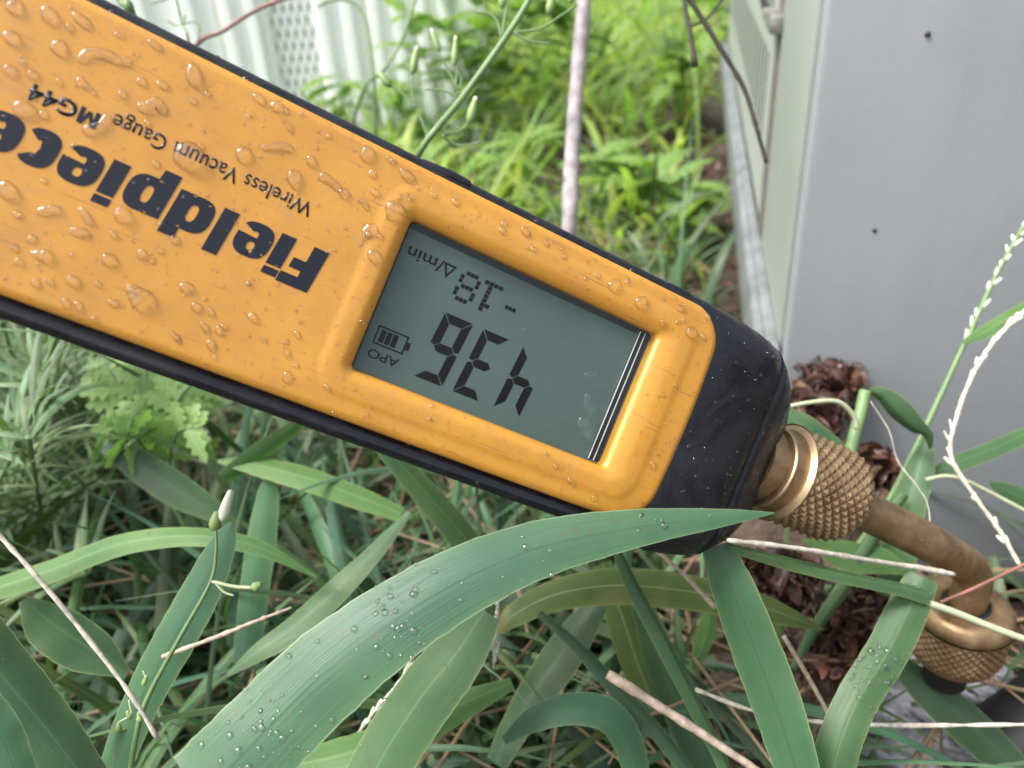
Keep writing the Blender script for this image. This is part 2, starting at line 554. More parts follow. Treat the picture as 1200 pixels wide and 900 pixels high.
# ------------------------------------------------------------------ the air conditioner's outdoor unit
c0 = G(882, 690)
hv = ray(826, 450 - F_PX * math.tan(math.radians(30)) - 12)
A = Vector((hv.x, hv.y, 0)).normalized()          # along the slotted side, away from the camera
B = Vector((A.y, -A.x, 0))                        # along the plain front panel, to the right
Z = Vector((0, 0, 1))
def side(px, py):
    p = on_plane(px, py, c0, B)
    return (p - c0).dot(A), p.z
def front(px, py):
    p = on_plane(px, py, c0, A)
    return (p - c0).dot(B), p.z
LA = side(850, 95)[0]
rail_z = side(900, 340)[1]
print('unit', c0, A, 'LA', LA, 'rail z', rail_z, side(917, 40), side(850, 95), front(1200, 300), side(858, 33), side(898, 173), side(890, 2))
unit = tag(empty('outdoor_unit', c0), 'pale grey metal outdoor air conditioner unit with slotted side standing in the grass', 'air conditioner')
def unit_part(name, mat, fn, parent=None, smooth=False):
    mb = MB(); fn(mb)
    o = mb.build(name, mat, parent or unit, smooth=smooth)
    return o
UW, UH = 0.34, 0.80
ax = (A, B, Z)
def ub(mb, a, b, z, la, lb, lz):                  # box in unit axes, centre (a, b, z), relative to c0
    mb.box(A * a + B * b + Z * z, la, lb, lz, ax)
def bev(o, wd, seg=2):
    bm = bmesh.new(); bm.from_mesh(o.data)
    bmesh.ops.bevel(bm, geom=bm.edges[:], offset=wd, segments=seg, profile=0.5, affect='EDGES')
    bm.to_mesh(o.data); bm.free()
    o.data.polygons.foreach_set('use_smooth', [True] * len(o.data.polygons))
    auto_sharp(o, 40)
    return o
bev(unit_part('front_panel', 'panel_grey_sky_tint', lambda m: ub(m, 0.006, UW / 2 + 0.0015, UH / 2 + 0.02, 0.012, UW, UH)), 0.0025)
s_seam = 0.152
bev(unit_part('corner_post', 'panel_grey_lawn_tint', lambda m: ub(m, 0.014 + (s_seam - 0.014) / 2, 0.006, UH / 2 + 0.02, s_seam - 0.014, 0.012, UH - 0.004)), 0.0015)
bev(unit_part('seam_strip', 'seam_grey', lambda m: ub(m, s_seam + 0.013, 0.0042, UH / 2 + 0.02, 0.025, 0.010, UH - 0.02)), 0.001)
sA = s_seam + 0.026
LA = 1.02
# slotted panel: a thin sheet with narrow upright openings over the dark coil, in two rows
lz0 = rail_z + 0.008
lz1 = UH
s0, pitch, n_slot = 0.225, 0.033, 23
rows_z = ((0.190, 0.2465), (0.267, 0.36), (0.38, 0.47), (0.49, 0.58))
sheet_t = 0.0003
s_end = s0 + pitch * n_slot
def sheet(m):
    ub(m, (sA + s0) / 2, 0.004, (lz0 + lz1) / 2, s0 - sA, 0.008, lz1 - lz0)
    ub(m, (s_end + LA) / 2, 0.004, (lz0 + lz1) / 2, LA - s_end, 0.008, lz1 - lz0)
    zz = lz0
    for (za, zb) in rows_z + ((lz1, lz1),):
        ub(m, (s0 + s_end) / 2, 0.0041, (zz + za) / 2, s_end - s0 - 0.0002, 0.008, za - zz)
        zz = zb
spn = unit_part('slotted_panel', 'panel_grey_lawn_tint', sheet)
for (za, zb) in rows_z:
    lv = MB(); lv.box((0, 0, 0), pitch * 0.48, sheet_t, zb - za, ax)
    lv0 = None
    for i in range(n_slot):
        pos = A * (s0 + pitch * (i + 0.68)) + B * 0.0003 + Z * ((za + zb) / 2)
        if lv0 is None:
            lv0 = lv.build('slat', 'panel_grey_lawn_tint', spn, smooth=False); ob = lv0
        else:
            ob = link('slat', lv0.data, spn)
        ob.location = pos
unit_part('coil_backing', 'dark_gap', lambda m: ub(m, (s0 + s_end) / 2, 0.00475, (0.18 + 0.59) / 2, s_end - s0 + 0.01, 0.0080, 0.43))
bev(unit_part('base_rail', 'rail_grey', lambda m: ub(m, LA / 2 + 0.014, -0.004, rail_z - 0.016, LA + 0.02, 0.013, 0.034)), 0.003)
bev(unit_part('rail_lip', 'rail_grey', lambda m: ub(m, LA / 2 + 0.014, -0.003, rail_z + 0.003, LA + 0.02, 0.006, 0.003)), 0.001)
unit_part('skirt', 'rail_grey', lambda m: ub(m, (sA + LA) / 2, 0.03, rail_z / 2 - 0.01, LA - sA, 0.03, rail_z))
unit_part('housing', 'panel_grey_lawn_tint', lambda m: ub(m, LA / 2 + 0.02, UW / 2 + 0.02, UH / 2 + 0.03, LA - 0.03, UW - 0.02, UH + 0.02))
# the clip on the seam near the top edge of the picture
sc_s, sc_z = side(915, 24)
def clip(m):
    ub(m, sc_s + 0.001, -0.003, sc_z, 0.040, 0.008, 0.010)
    ub(m, sc_s + 0.026, -0.004, sc_z + 0.001, 0.014, 0.008, 0.006)
bev(unit_part('seam_clip', 'screw_metal', clip), 0.0012)
# dark curved hand-hold opening beside it
hh = MB()
hp = [Vector(A * side(x, y)[0] + Z * side(x, y)[1] - B * 0.0004) for x, y in smooth_path([(889, -12), (893, 10), (899, 27), (905, 36), (906, 22), (901, 8), (897, -12)], 22)]
hh.poly(hp)
hh.build('hand_hold', 'dark_gap', unit, smooth=False)
# specks and a screw on the front panel
for (x, y, r) in ((1087, 40, 0.0011), (1025, 270, 0.0009)):
    b_, z_ = front(x, y)
    m = MB(); dome(m, B * b_ + Z * z_ - A * 0.0002, -A, B, [(0, 0, r)], 0.6, 10, 3)
    m.build('screw' if y != 328 else 'paint_spot', 'twig_dark' if y != 328 else 'white_sheet', unit)

# ------------------------------------------------------------------ white sheet fence behind the lawn
fl = G(300, 196)
FY = fl.y
fence = tag(empty('sheet_fence', (fl.x, FY, 0)), 'white ribbed metal sheet fence with a perforated strip behind the weeds', 'fence')
def fx(px, z=0.2):
    r = ray(px, 60)
    return (C0 + r * (FY / r.y)).x - fl.x
edges = [(-300, 150), (152, 262), (264, 322), (372, 432), (434, 486), (488, 540)]
for (a, b) in edges:
    m = MB()
    xa, xb = fx(a), fx(b)
    nseg = 14
    prof = []
    for i in range(nseg + 1):
        t = i / nseg
        x = xa + (xb - xa) * t
        prof.append((x, -0.012 if (i % 7) in (2, 3, 4) else 0.0))
    m.grid([[Vector((x, y, z)) for x, y in prof] for z in (-0.02, 1.5)])
    m.grid([[Vector((x, y + 0.004, z)) for x, y in reversed(prof)] for z in (-0.02, 1.5)])
    m.build('sheet', 'white_sheet', fence, smooth=False)
# perforated strip: a sheet with rows of slanted openings (real bars with gaps) and a pale sheet behind
xa, xb = fx(322), fx(372)
m = MB(); m.box((0.5 * (xa + xb), 0.02, 0.74), xb - xa, 0.004, 1.5); m.build('backing_sheet', 'rail_grey', fence, smooth=False)
pm = MB()
nx, dz = 5, 0.018
cw = (xb - xa) / nx
for r_ in range(44):
    z = r_ * dz
    for i in range(nx + 1):
        xx = xa + cw * (i + (0.5 if r_ % 2 else 0)) - cw * 0.25
        pm.box((xx, 0.008, z), cw * 0.62, 0.004, dz * 0.72)
    pm.box(((xa + xb) / 2, 0.0105, z + dz * 0.5), xb - xa, 0.003, dz * 0.45)
tag(pm.build('perforated_strip', 'white_sheet', fence, smooth=False), kind='stuff')
m = MB(); m.box((fx(540) + 0.02, 0.0, 0.75), 0.04, 0.04, 1.54); m.build('end_post', 'white_sheet', fence, smooth=False)
m = MB(); m.box((0.5 * (fx(-300) + fx(540)), 0.025, 1.3), fx(540) - fx(-300), 0.03, 0.05); m.build('top_rail', 'white_sheet', fence, smooth=False)
UNIT_FACE = (c0, A, B)

def blocked(p, margin=0.02):
    """inside the outdoor unit, the house or the fence"""
    d = p - c0
    a, b = d.dot(A), d.dot(B)
    if b > -margin and a > -margin:
        return True
    return p.x < fx(540) + fl.x + 0.05 and FY - 0.03 < p.y < FY + 0.05


# ------------------------------------------------------------------ soil and litter banked against the unit
def interp(x, tab):
    for (x0, y0), (x1, y1) in zip(tab, tab[1:]):
        if x <= x1:
            t = max(0, (x - x0) / (x1 - x0)); t = t * t * (3 - 2 * t)
            return y0 + (y1 - y0) * t
    return tab[-1][1]
bk = MB()
rows = []
for i in range(33):
    a = -0.19 + 0.1895 * i / 32
    row = []
    for j in range(41):
        b = -0.10 + 0.24 * j / 40
        h = interp(a, [(-0.19, -0.02), (-0.17, 0.0), (-0.125, 0.036), (-0.10, 0.058), (-0.055, 0.088), (-0.03, 0.098), (0, 0.104)]) * interp(b, [(-0.10, 0), (-0.05, 0.35), (-0.015, 1.0), (0.035, 1.0), (0.06, 0.4), (0.14, 0.2)])
        p = c0 + A * a + B * b
        h += 0.004 * math.sin(a * 160 + b * 70) * math.sin(b * 190) - 0.012
        row.append(Vector((p.x, p.y, h)))
    rows.append(row)
bk.grid(rows)
tag(bk.build('soil_bank', 'soil'), kind='structure')

# ------------------------------------------------------------------ the gauge
gx = (M @ Vector((2390, 988, 942))).normalized()
gy = (M @ Vector((0.378, -0.926, 0)))
gy = (gy - gx * gy.dot(gx)).normalized()
gn = gx.cross(gy)
go = P(597, 403, 0.176)
gauge = tag(empty('vacuum_gauge'), 'wet yellow handheld vacuum gauge with black rubber boot and grey screen showing 436', 'gauge')
gauge.matrix_world = Matrix(((gx.x, gy.x, gn.x, go.x), (gx.y, gy.y, gn.y, go.y), (gx.z, gy.z, gn.z, go.z), (0, 0, 0, 1)))
def gl_(px, py, z=0.0):
    """photograph pixel -> local millimetres on the gauge's plane at height z mm"""
    o = go + gn * (z * 0.001)
    p = on_plane(px, py, o, gn) - o
    return p.dot(gx) * 1000, p.dot(gy) * 1000
mm = 0.001
def V3(x, y, z):
    return Vector((x * mm, y * mm, z * mm))

def rrect(x0, x1, y0, y1, r, n=12, per=10):
    """rounded rectangle with n points per corner and per points per side, starting at the right side's middle"""
    pts = []
    cs = [(x1 - r, y1 - r, 0), (x0 + r, y1 - r, 90), (x0 + r, y0 + r, 180), (x1 - r, y0 + r, 270)]
    out = []
    for ci, (cx_, cy_, a0) in enumerate(cs):
        arc = [(cx_ + r * math.cos(math.radians(a0 + 90 * i / n)), cy_ + r * math.sin(math.radians(a0 + 90 * i / n))) for i in range(n + 1)]
        nx_ = cs[(ci + 1) % 4]
        st = (nx_[0] + r * math.cos(math.radians(nx_[2])), nx_[1] + r * math.sin(math.radians(nx_[2])))
        out += arc
        for i in range(1, per):
            t = i / per
            out.append((arc[-1][0] * (1 - t) + st[0] * t, arc[-1][1] * (1 - t) + st[1] * t))
    return out

# black rubber boot: lofted rounded sections along the gauge
secs = [(-150, 20, 20, -8, -26, 6), (-148, 25, 25, -5, -31, 5), (-143, 27.5, 27.5, -3, -34, 4), (-130, 29.6, 31.0, -1.5, -35, 2.4)] + \
       [(x, 29.7, 31.3, -1.3, -35, 2.0) for x in range(-118, 40, 12)] + \
       [(40, 29.7, 31.3, -1.3, -36, 2.4), (45, 29.8, 31.8, -0.8, -37, 3.6), (50, 29.9, 32.2, -0.3, -37, 5.2), (56, 29.8, 32.4, -0.1, -37, 7.0), (62, 29.6, 31.8, -0.5, -36.5, 8.0), (67, 29.0, 31.0, -1.2, -36, 8.6),
        (70.2, 28.5, 30.2, -1.9, -35.6, 9.0), (70.8, 27.7, 29.4, -2.9, -34.9, 9.0), (71.6, 28.2, 29.9, -2.25, -35.2, 9.0), (75, 26.8, 28.3, -3.8, -34, 9.6), (79, 24.6, 26, -6.0, -32.5, 9.6), (82.5, 21.5, 23, -8.6, -30, 9.2), (85, 18, 19.5, -11, -27, 7.6), (86.5, 14, 15, -13, -24, 5.2), (86.9, 6, 6, -15, -20, 2.2)]
bm_ = MB()
rows = []
for (x, hp_, hm_, zt, zb, rr_) in secs:
    row = []
    for y, z in rrect(-hm_ - 1.3, hp_ - 1.3, zb, zt, rr_, 8, 12):
        if -144 < x < 44 and z > -7 and -26.5 < y < 24.8:
            z = -7.0
        row.append(V3(x, y, z))
    rows.append(row)
SEG = len(rows[0])
b0 = bm_.grid(rows, closed=True)
bm_.f.append(tuple(b0 + j for j in range(SEG)))
bm_.f.append(tuple(b0 + (len(rows) - 1) * SEG + j for j in reversed(range(SEG))))
boot = bm_.build('rubber_boot', 'black_rubber', gauge)
bmx = bmesh.new(); bmx.from_mesh(boot.data); bmesh.ops.recalc_face_normals(bmx, faces=bmx.faces[:]); bmx.to_mesh(boot.data); bmx.free()
# raised grip lugs along the boot's upper edge
lug = MB()
lug.tube([V3(x, 27.6 + dy, z) for x, dy, z in ((-36, -0.9, -2.8), (-32, -0.2, -2.6), (-26, 0.1, -2.4), (-21.5, 0.0, -2.4), (-19.5, -1.0, -3.0))], [0.0004, 0.0010, 0.0012, 0.0011, 0.0004], 12)
lug.build('grip_lug', 'black_rubber', gauge)
lug = MB()
lug.tube([V3(x, 28.0 + dy, z) for x, dy, z in ((27, -1.0, -3), (32, -0.6, -2.6), (37, -0.5, -2.4), (41, -1.0, -2.8))], [0.0004, 0.0010, 0.0010, 0.0004], 12)
lug.build('grip_lug', 'black_rubber', gauge)
lug = MB()
lug.tube([V3(44, -31.5, -6), V3(47, -32.6, -6), V3(50.5, -32.6, -6.5), V3(53, -31.6, -7)], [0.001, 0.0024, 0.0024, 0.001], 12)
lug.build('grip_lug', 'black_rubber', gauge)

# yellow face plate: concentric loops from the screen opening to the outer rim
fy0, fy1, fx0, fx1 = -28.4, 26.5, -146, 49.2
LX0, LX1, LY0, LY1 = -29.6, 33.4, -17.6, 15.6
loops = []
def lp(pts, zf):
    loops.append([V3(x, y, zf(x, y) if callable(zf) else zf) for x, y in pts])
NC = 12
lp(rrect(LX0, LX1, LY0, LY1, 1.2, NC), -5.2)
lp(rrect(LX0 - 0.15, LX1 + 0.15, LY0 - 0.15, LY1 + 0.15, 1.3, NC), -1.6)
lp(rrect(LX0 - 0.3, LX1 + 0.35, LY0 - 0.3, LY1 + 0.3, 1.4, NC), -1.0)
lp(rrect(LX0 - 0.9, LX1 + 1.4, LY0 - 0.8, LY1 + 1.0, 1.9, NC), -0.35)
lp(rrect(LX0 - 2.2, LX1 + 4.0, LY0 - 2.0, LY1 + 2.6, 3.0, NC), 0.20)
lp(rrect(LX0 - 2.7, LX1 + 4.8, LY0 - 2.5, LY1 + 3.2, 3.4, NC), 0.30)
lp(rrect(LX0 - 3.3, LX1 + 5.6, LY0 - 3.1, LY1 + 3.8, 3.9, NC), 0.34)
lp(rrect(LX0 - 5.2, LX1 + 8.2, LY0 - 5.2, LY1 + 5.8, 5.4, NC), 0.31)
lp(rrect(LX0 - 5.8, LX1 + 8.9, LY0 - 5.7, LY1 + 6.3, 5.9, NC), 0.26)
lp(rrect(LX0 - 6.5, LX1 + 9.7, LY0 - 6.3, LY1 + 6.9, 6.4, NC), 0.11)
lp(rrect(LX0 - 7.0, LX1 + 10.4, LY0 - 6.8, LY1 + 7.4, 6.9, NC), 0.03)
lp(rrect(LX0 - 7.6, LX1 + 11.2, LY0 - 7.3, LY1 + 7.9, 7.4, NC), 0.0)
def out(x, y):
    return x
def bulge(pts, k=1.6):
    # the plate's tip is slightly convex
    return [(x + (k * (1 - ((y + 1) / 28) ** 2) - 0.6 if x > 30 else 0) * min(1, max(0, (x - 34) / 12)), y) for x, y in pts]
lp(bulge(rrect(-60, fx1 - 2.6, fy0 + 2.6, fy1 - 2.4, 7.5, NC)), -0.01)
lp(bulge(rrect(-100, fx1 - 1.8, fy0 + 1.9, fy1 - 1.7, 8, NC)), -0.02)
lp(bulge(rrect(fx0 + 1.8, fx1 - 1.5, fy0 + 1.6, fy1 - 1.4, 8, NC)), -0.06)
lp(bulge(rrect(fx0 + 0.7, fx1 - 0.6, fy0 + 0.6, fy1 - 0.55, 8.7, NC)), -0.35)
lp(bulge(rrect(fx0 + 0.2, fx1 - 0.15, fy0 + 0.15, fy1 - 0.15, 9, NC)), -0.9)
lp(bulge(rrect(fx0, fx1, fy0, fy1, 9.2, NC)), -1.8)
lp(bulge(rrect(fx0, fx1, fy0, fy1, 9.2, NC)), -6.0)
pm = MB()
pm.grid(loops, closed=True)
plate = pm.build('face_plate', 'yellow_plastic', gauge)

# screen
ZL = -3.8
scr = MB()
pts = rrect(LX0 - 0.2, LX1 + 0.2, LY0 - 0.2, LY1 + 0.2, 1.2, 6)
scr.poly([V3(x, y, ZL) for x, y in pts])
screen = scr.build('screen', 'lcd_glass', gauge, smooth=False)
# window's thick edge at its tip end, reflection lines painted as white strips
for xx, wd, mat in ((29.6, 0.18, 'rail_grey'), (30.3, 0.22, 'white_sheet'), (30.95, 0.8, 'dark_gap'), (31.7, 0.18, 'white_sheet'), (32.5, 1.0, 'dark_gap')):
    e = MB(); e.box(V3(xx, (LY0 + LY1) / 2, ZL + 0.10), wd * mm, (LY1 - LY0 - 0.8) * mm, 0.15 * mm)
    e.build('window_edge_glint_shade', mat, screen, smooth=False)
for (xa_, xb_, ya_, yb_) in ((LX0, LX1, LY1 - 1.3, LY1 + 0.1), (LX0, LX0 + 0.5, LY0, LY1 - 1.3)):  # dark gasket border, with the recess shadow painted into it
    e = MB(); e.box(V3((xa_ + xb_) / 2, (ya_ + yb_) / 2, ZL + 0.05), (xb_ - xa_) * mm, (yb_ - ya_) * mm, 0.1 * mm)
    e.build('window_edge_glint_shade', 'lcd_border_shade', screen, smooth=False)
pane = MB()
pane.poly([V3(x, y, -1.7) for x, y in rrect(LX0 + 0.1, LX1 - 0.1, LY0 + 0.1, LY1 - 0.1, 1.2, 6)])
pane.build('window_pane', 'clear_pane', gauge, smooth=False)

def tpt(u, v, z):        # text space (reads upside down in the picture): u to the left, v down the picture
    return V3(-u, -v, z)
def flat(name, polys, z, mat, parent, thick=0.06):
    """flat filled outlines (u, v in mm), holes by even-odd"""
    cu = bpy.data.curves.new(name, 'CURVE')
    cu.dimensions = '2D'
    cu.fill_mode = 'BOTH'
    for pl in polys:
        s = cu.splines.new('POLY')
        s.points.add(len(pl) - 1)
        for i, (u, v) in enumerate(pl):
            s.points[i].co = (u * mm, v * mm, 0, 1)
        s.use_cyclic_u = True
    tmp = bpy.data.objects.new('tmp', cu)
    col.objects.link(tmp)
    dg = bpy.context.evaluated_depsgraph_get()
    me = bpy.data.meshes.new_from_object(tmp.evaluated_get(dg))
    bpy.data.objects.remove(tmp)
    return place_flat(name, me, z, mat, parent, thick)
def place_flat(name, me, z, mat, parent, thick):
    me.name = name
    bm = bmesh.new(); bm.from_mesh(me)
    bmesh.ops.remove_doubles(bm, verts=bm.verts[:], dist=1e-7)
    for v in bm.verts:
        v.co = Vector((-v.co.x, -v.co.y, z * mm))
    r = bmesh.ops.extrude_face_region(bm, geom=bm.faces[:])
    for g in r['geom']:
        if isinstance(g, bmesh.types.BMVert):
            g.co.z += thick * mm
    bmesh.ops.recalc_face_normals(bm, faces=bm.faces[:])
    bm.to_mesh(me); bm.free()
    me.materials.clear()
    me.materials.append(MATS[mat])
    return link(name, me, parent)
def text(name, s, u0, v0, u1, cap, z, mat, parent, bold=0.0, shear=0.0, thick=0.06, spacing=1.0):
    """a line of print from u0 to u1 with the given capital height; baseline at v0 (mm)"""
    cu = bpy.data.curves.new(name, 'FONT')
    cu.body = s
    cu.size = 1
    cu.offset = bold
    cu.shear = shear
    cu.space_character = spacing
    cu.resolution_u = 4
    tmp = bpy.data.objects.new('tmp', cu)
    col.objects.link(tmp)
    dg = bpy.context.evaluated_depsgraph_get()
    me = bpy.data.meshes.new_from_object(tmp.evaluated_get(dg))
    bpy.data.objects.remove(tmp)
    xs_ = [v.co.x for v in me.vertices]
    sx = (u1 - u0) / (max(xs_) - min(xs_))
    x0 = min(xs_)
    sy = cap / 0.73
    for v in me.vertices:
        v.co = Vector(((u0 + (v.co.x - x0) * sx) * mm, (v0 + v.co.y * sy) * mm, 0))
    return place_flat(name, me, z, mat, parent, thick)

# seven-segment reading: quads between given corner points of each digit cell (u0, v0 = lower left in reading direction)
DX, DY = -1.25, -0.2        # the print lies deeper than the plate's plane
def seg7(u0, v0, wd, ht, which, sh=0.08):
    t = 1.95
    h2 = ht / 2
    g = 0.22
    S = {
        'a': [(g, ht), (wd - g, ht), (wd - t, ht - t), (t, ht - t)],
        'd': [(t, t), (wd - t, t), (wd - g, 0), (g, 0)],
        'g': [(t * 0.55, h2), (t, h2 + t / 2), (wd - t, h2 + t / 2), (wd - t * 0.55, h2), (wd - t, h2 - t / 2), (t, h2 - t / 2)],
        'f': [(0, ht - g), (t, ht - t - g), (t, h2 + t / 2 + g), (t * 0.45, h2 + g * 0.7), (0, h2 + t * 0.25)],
        'b': [(wd, ht - g), (wd - t, ht - t - g), (wd - t, h2 + t / 2 + g), (wd - t * 0.45, h2 + g * 0.7), (wd, h2 + t * 0.25)],
        'e': [(0, g), (t, t + g), (t, h2 - t / 2 - g), (t * 0.45, h2 - g * 0.7), (0, h2 - t * 0.25)],
        'c': [(wd, g), (wd - t, t + g), (wd - t, h2 - t / 2 - g), (wd - t * 0.45, h2 - g * 0.7), (wd, h2 - t * 0.25)],
    }
    for c_ in which:
        pl = [(u0 + x + sh * (y - ht / 2) + DX, v0 + y + DY) for x, y in S[c_]]
        flat('segment', [pl], ZL + 0.02, 'lcd_segment', screen, 0.05)
seg7(-9.35, -0.8, 6.6, 15.3, 'fgbc')
seg7(0.9, -0.8, 6.6, 15.3, 'abgcd')
seg7(10.1, -0.8, 6.8, 15.3, 'afgecd')
def dots(rows_, u0, v0, pu, pv, sh=0.06):
    pls = []
    H_ = len(rows_)
    for r_, line in enumerate(rows_):
        for c_, ch in enumerate(line):
            if ch == '#':
                u, v = u0 + c_ * pu, v0 + (H_ - 1 - r_) * pv
                q = [(u, v), (u + pu * 0.86, v), (u + pu * 0.86, v + pv * 0.86), (u, v + pv * 0.86)]
                pls.append([(x + sh * (y - v0) + DX, y + DY) for x, y in q])
    return pls
flat('matrix_digit', dots(['....', '....', '....', '###.'], 1.6, -7.2 - 0.45, 0.92, 0.95), ZL + 0.02, 'lcd_segment', screen, 0.05)
flat('matrix_digit', dots(['..#.', '.##.', '..#.', '..#.', '..#.', '..#.', '####'], 6.2, -10.9, 1.15, 0.98), ZL + 0.02, 'lcd_segment', screen, 0.05)
flat('matrix_digit', dots(['.###.', '#...#', '#...#', '.###.', '#...#', '#...#', '.###.'], 11.4, -10.9, 0.98, 0.98), ZL + 0.02, 'lcd_segment', screen, 0.05)
flat('delta_sign', [[(17.7 + DX, -10.9), (20.7 + DX, -10.9), (19.25 + DX, -7.7)], [(18.35 + DX, -10.5), (20.0 + DX, -10.5), (19.2 + DX, -8.6)]], ZL + 0.02, 'lcd_segment', screen, 0.05)
text('unit_print', '/min', 20.6 + DX, -10.9, 28.9 + DX, 2.7, ZL + 0.02, 'lcd_segment', screen, bold=0.008, thick=0.05)
text('unit_print', 'APO', 21.6 + DX, 12.5 + DY, 28.5 + DX, 2.0, ZL + 0.02, 'lcd_segment', screen, bold=0.006, thick=0.05)
bx0, bx1, by0, by1 = 21.5 + DX, 28.5 + DX, 7.2 + DY, 11.3 + DY
flat('battery_icon', [[(bx0, by0), (bx1, by0), (bx1, by1), (bx0, by1)], [(bx0 + 0.35, by0 + 0.35), (bx1 - 0.35, by0 + 0.35), (bx1 - 0.35, by1 - 0.35), (bx0 + 0.35, by1 - 0.35)],
                      [(bx0 - 0.9, by0 + 1.2), (bx0 - 0.05, by0 + 1.2), (bx0 - 0.05, by1 - 1.2), (bx0 - 0.9, by1 - 1.2)]] +
     [[(u, by0 + 0.7), (u + 1.15, by0 + 0.7), (u + 1.15, by1 - 0.7), (u, by1 - 0.7)] for u in (bx0 + 2.1, bx0 + 3.5, bx0 + 4.9)], ZL + 0.02, 'lcd_segment', screen, 0.05)

# maker's name in heavy slanted letters, built outline by outline
def sup(cx_, cy_, a, b, t0, t1, n=26, e=2.7):
    o_ = []
    for i in range(n + 1):
        th = math.radians(t0 + (t1 - t0) * i / n)
        cs, sn = math.cos(th), math.sin(th)
        o_.append((cx_ + a * math.copysign(abs(cs) ** (2 / e), cs), cy_ + b * math.copysign(abs(sn) ** (2 / e), sn)))
    return o_
XH, CH = 7.1, 9.1
def glyph(c_):
    if c_ == 'F':
        return [[(0, 0), (3.1, 0), (3.1, 3.5), (5.6, 3.5), (5.6, 5.6), (3.1, 5.6), (3.1, 6.9), (6.5, 6.9), (6.5, CH), (0, CH)]]
    if c_ == 'i':
        return [[(0, 0), (3.0, 0), (3.0, 6.7), (0, 6.7)], [(0, 7.15), (3.0, 7.15), (3.0, 8.7), (0, 8.7)]]
    if c_ == 'l':
        return [[(0, 0), (2.9, 0), (2.9, CH), (0, CH)]]
    if c_ == 'e':
        w2 = 3.4
        o_ = sup(w2, XH / 2, w2, XH / 2, -7, 322, 44)
        o_ += [(4.3, 2.0), (3.4, 1.75), (3.0, 2.3), (3.1, 3.05)]
        return [o_, sup(3.45, 4.85, 0.75, 0.85, 0, 360, 14)[:-1]]
    if c_ == 'c':
        w2 = 3.0
        o_ = sup(w2, XH / 2, w2, XH / 2, 38, 322, 40)
        o_ += [(3.9, 2.3), (3.2, 2.2), (2.9, 3.5), (3.2, 4.9), (3.9, 4.8)]
        return [o_]
    if c_ == 'd':
        o_ = sup(3.3, XH / 2, 3.3, XH / 2, 60, 300, 36)
        o_ += [(4.4, 0.5), (4.4, 0), (7.4, 0), (7.4, CH), (4.4, CH), (4.4, 6.6)]
        return [o_, sup(3.65, XH / 2, 0.85, 1.7, 0, 360, 16)[:-1]]
    if c_ == 'p':
        o_ = [(0, -2.0), (3.0, -2.0), (3.0, 0.5)]
        o_ += sup(4.1, XH / 2, 3.3, XH / 2, -120, 120, 36)
        o_ += [(3.0, 6.6), (3.0, XH), (0, XH)]
        return [o_, sup(3.75, XH / 2, 0.85, 1.7, 0, 360, 16)[:-1]]
for c_, u in zip('Fieldpiece', (42.6, 49.35, 52.9, 60.85, 64.6, 72.9, 81.2, 84.9, 92.3, 98.4)):
    flat('letter', [[(u + x + 0.13 * y, -2.35 + y) for x, y in g] for g in glyph(c_)], 0.02, 'black_print', gauge, 0.07)
text('small_print', 'Wireless Vacuum Gauge', 49.0, -10.1, 86.9, 3.1, 0.02, 'black_print', gauge, bold=0.004, thick=0.06)
flat('letter', [[(88.9 + x, -8.8 + y) for x, y in ((0, 0), (0.75, 0), (0.75, 1.9), (1.35, 0.35), (1.95, 0.35), (2.55, 1.9), (2.55, 0), (3.3, 0), (3.3, 3.0), (2.35, 3.0), (1.65, 1.25), (0.95, 3.0), (0, 3.0))]], 0.02, 'black_print', gauge, 0.06)
text('small_print', 'G44', 92.6, -8.8, 100.6, 3.0, 0.02, 'black_print', gauge, bold=0.025, thick=0.06)

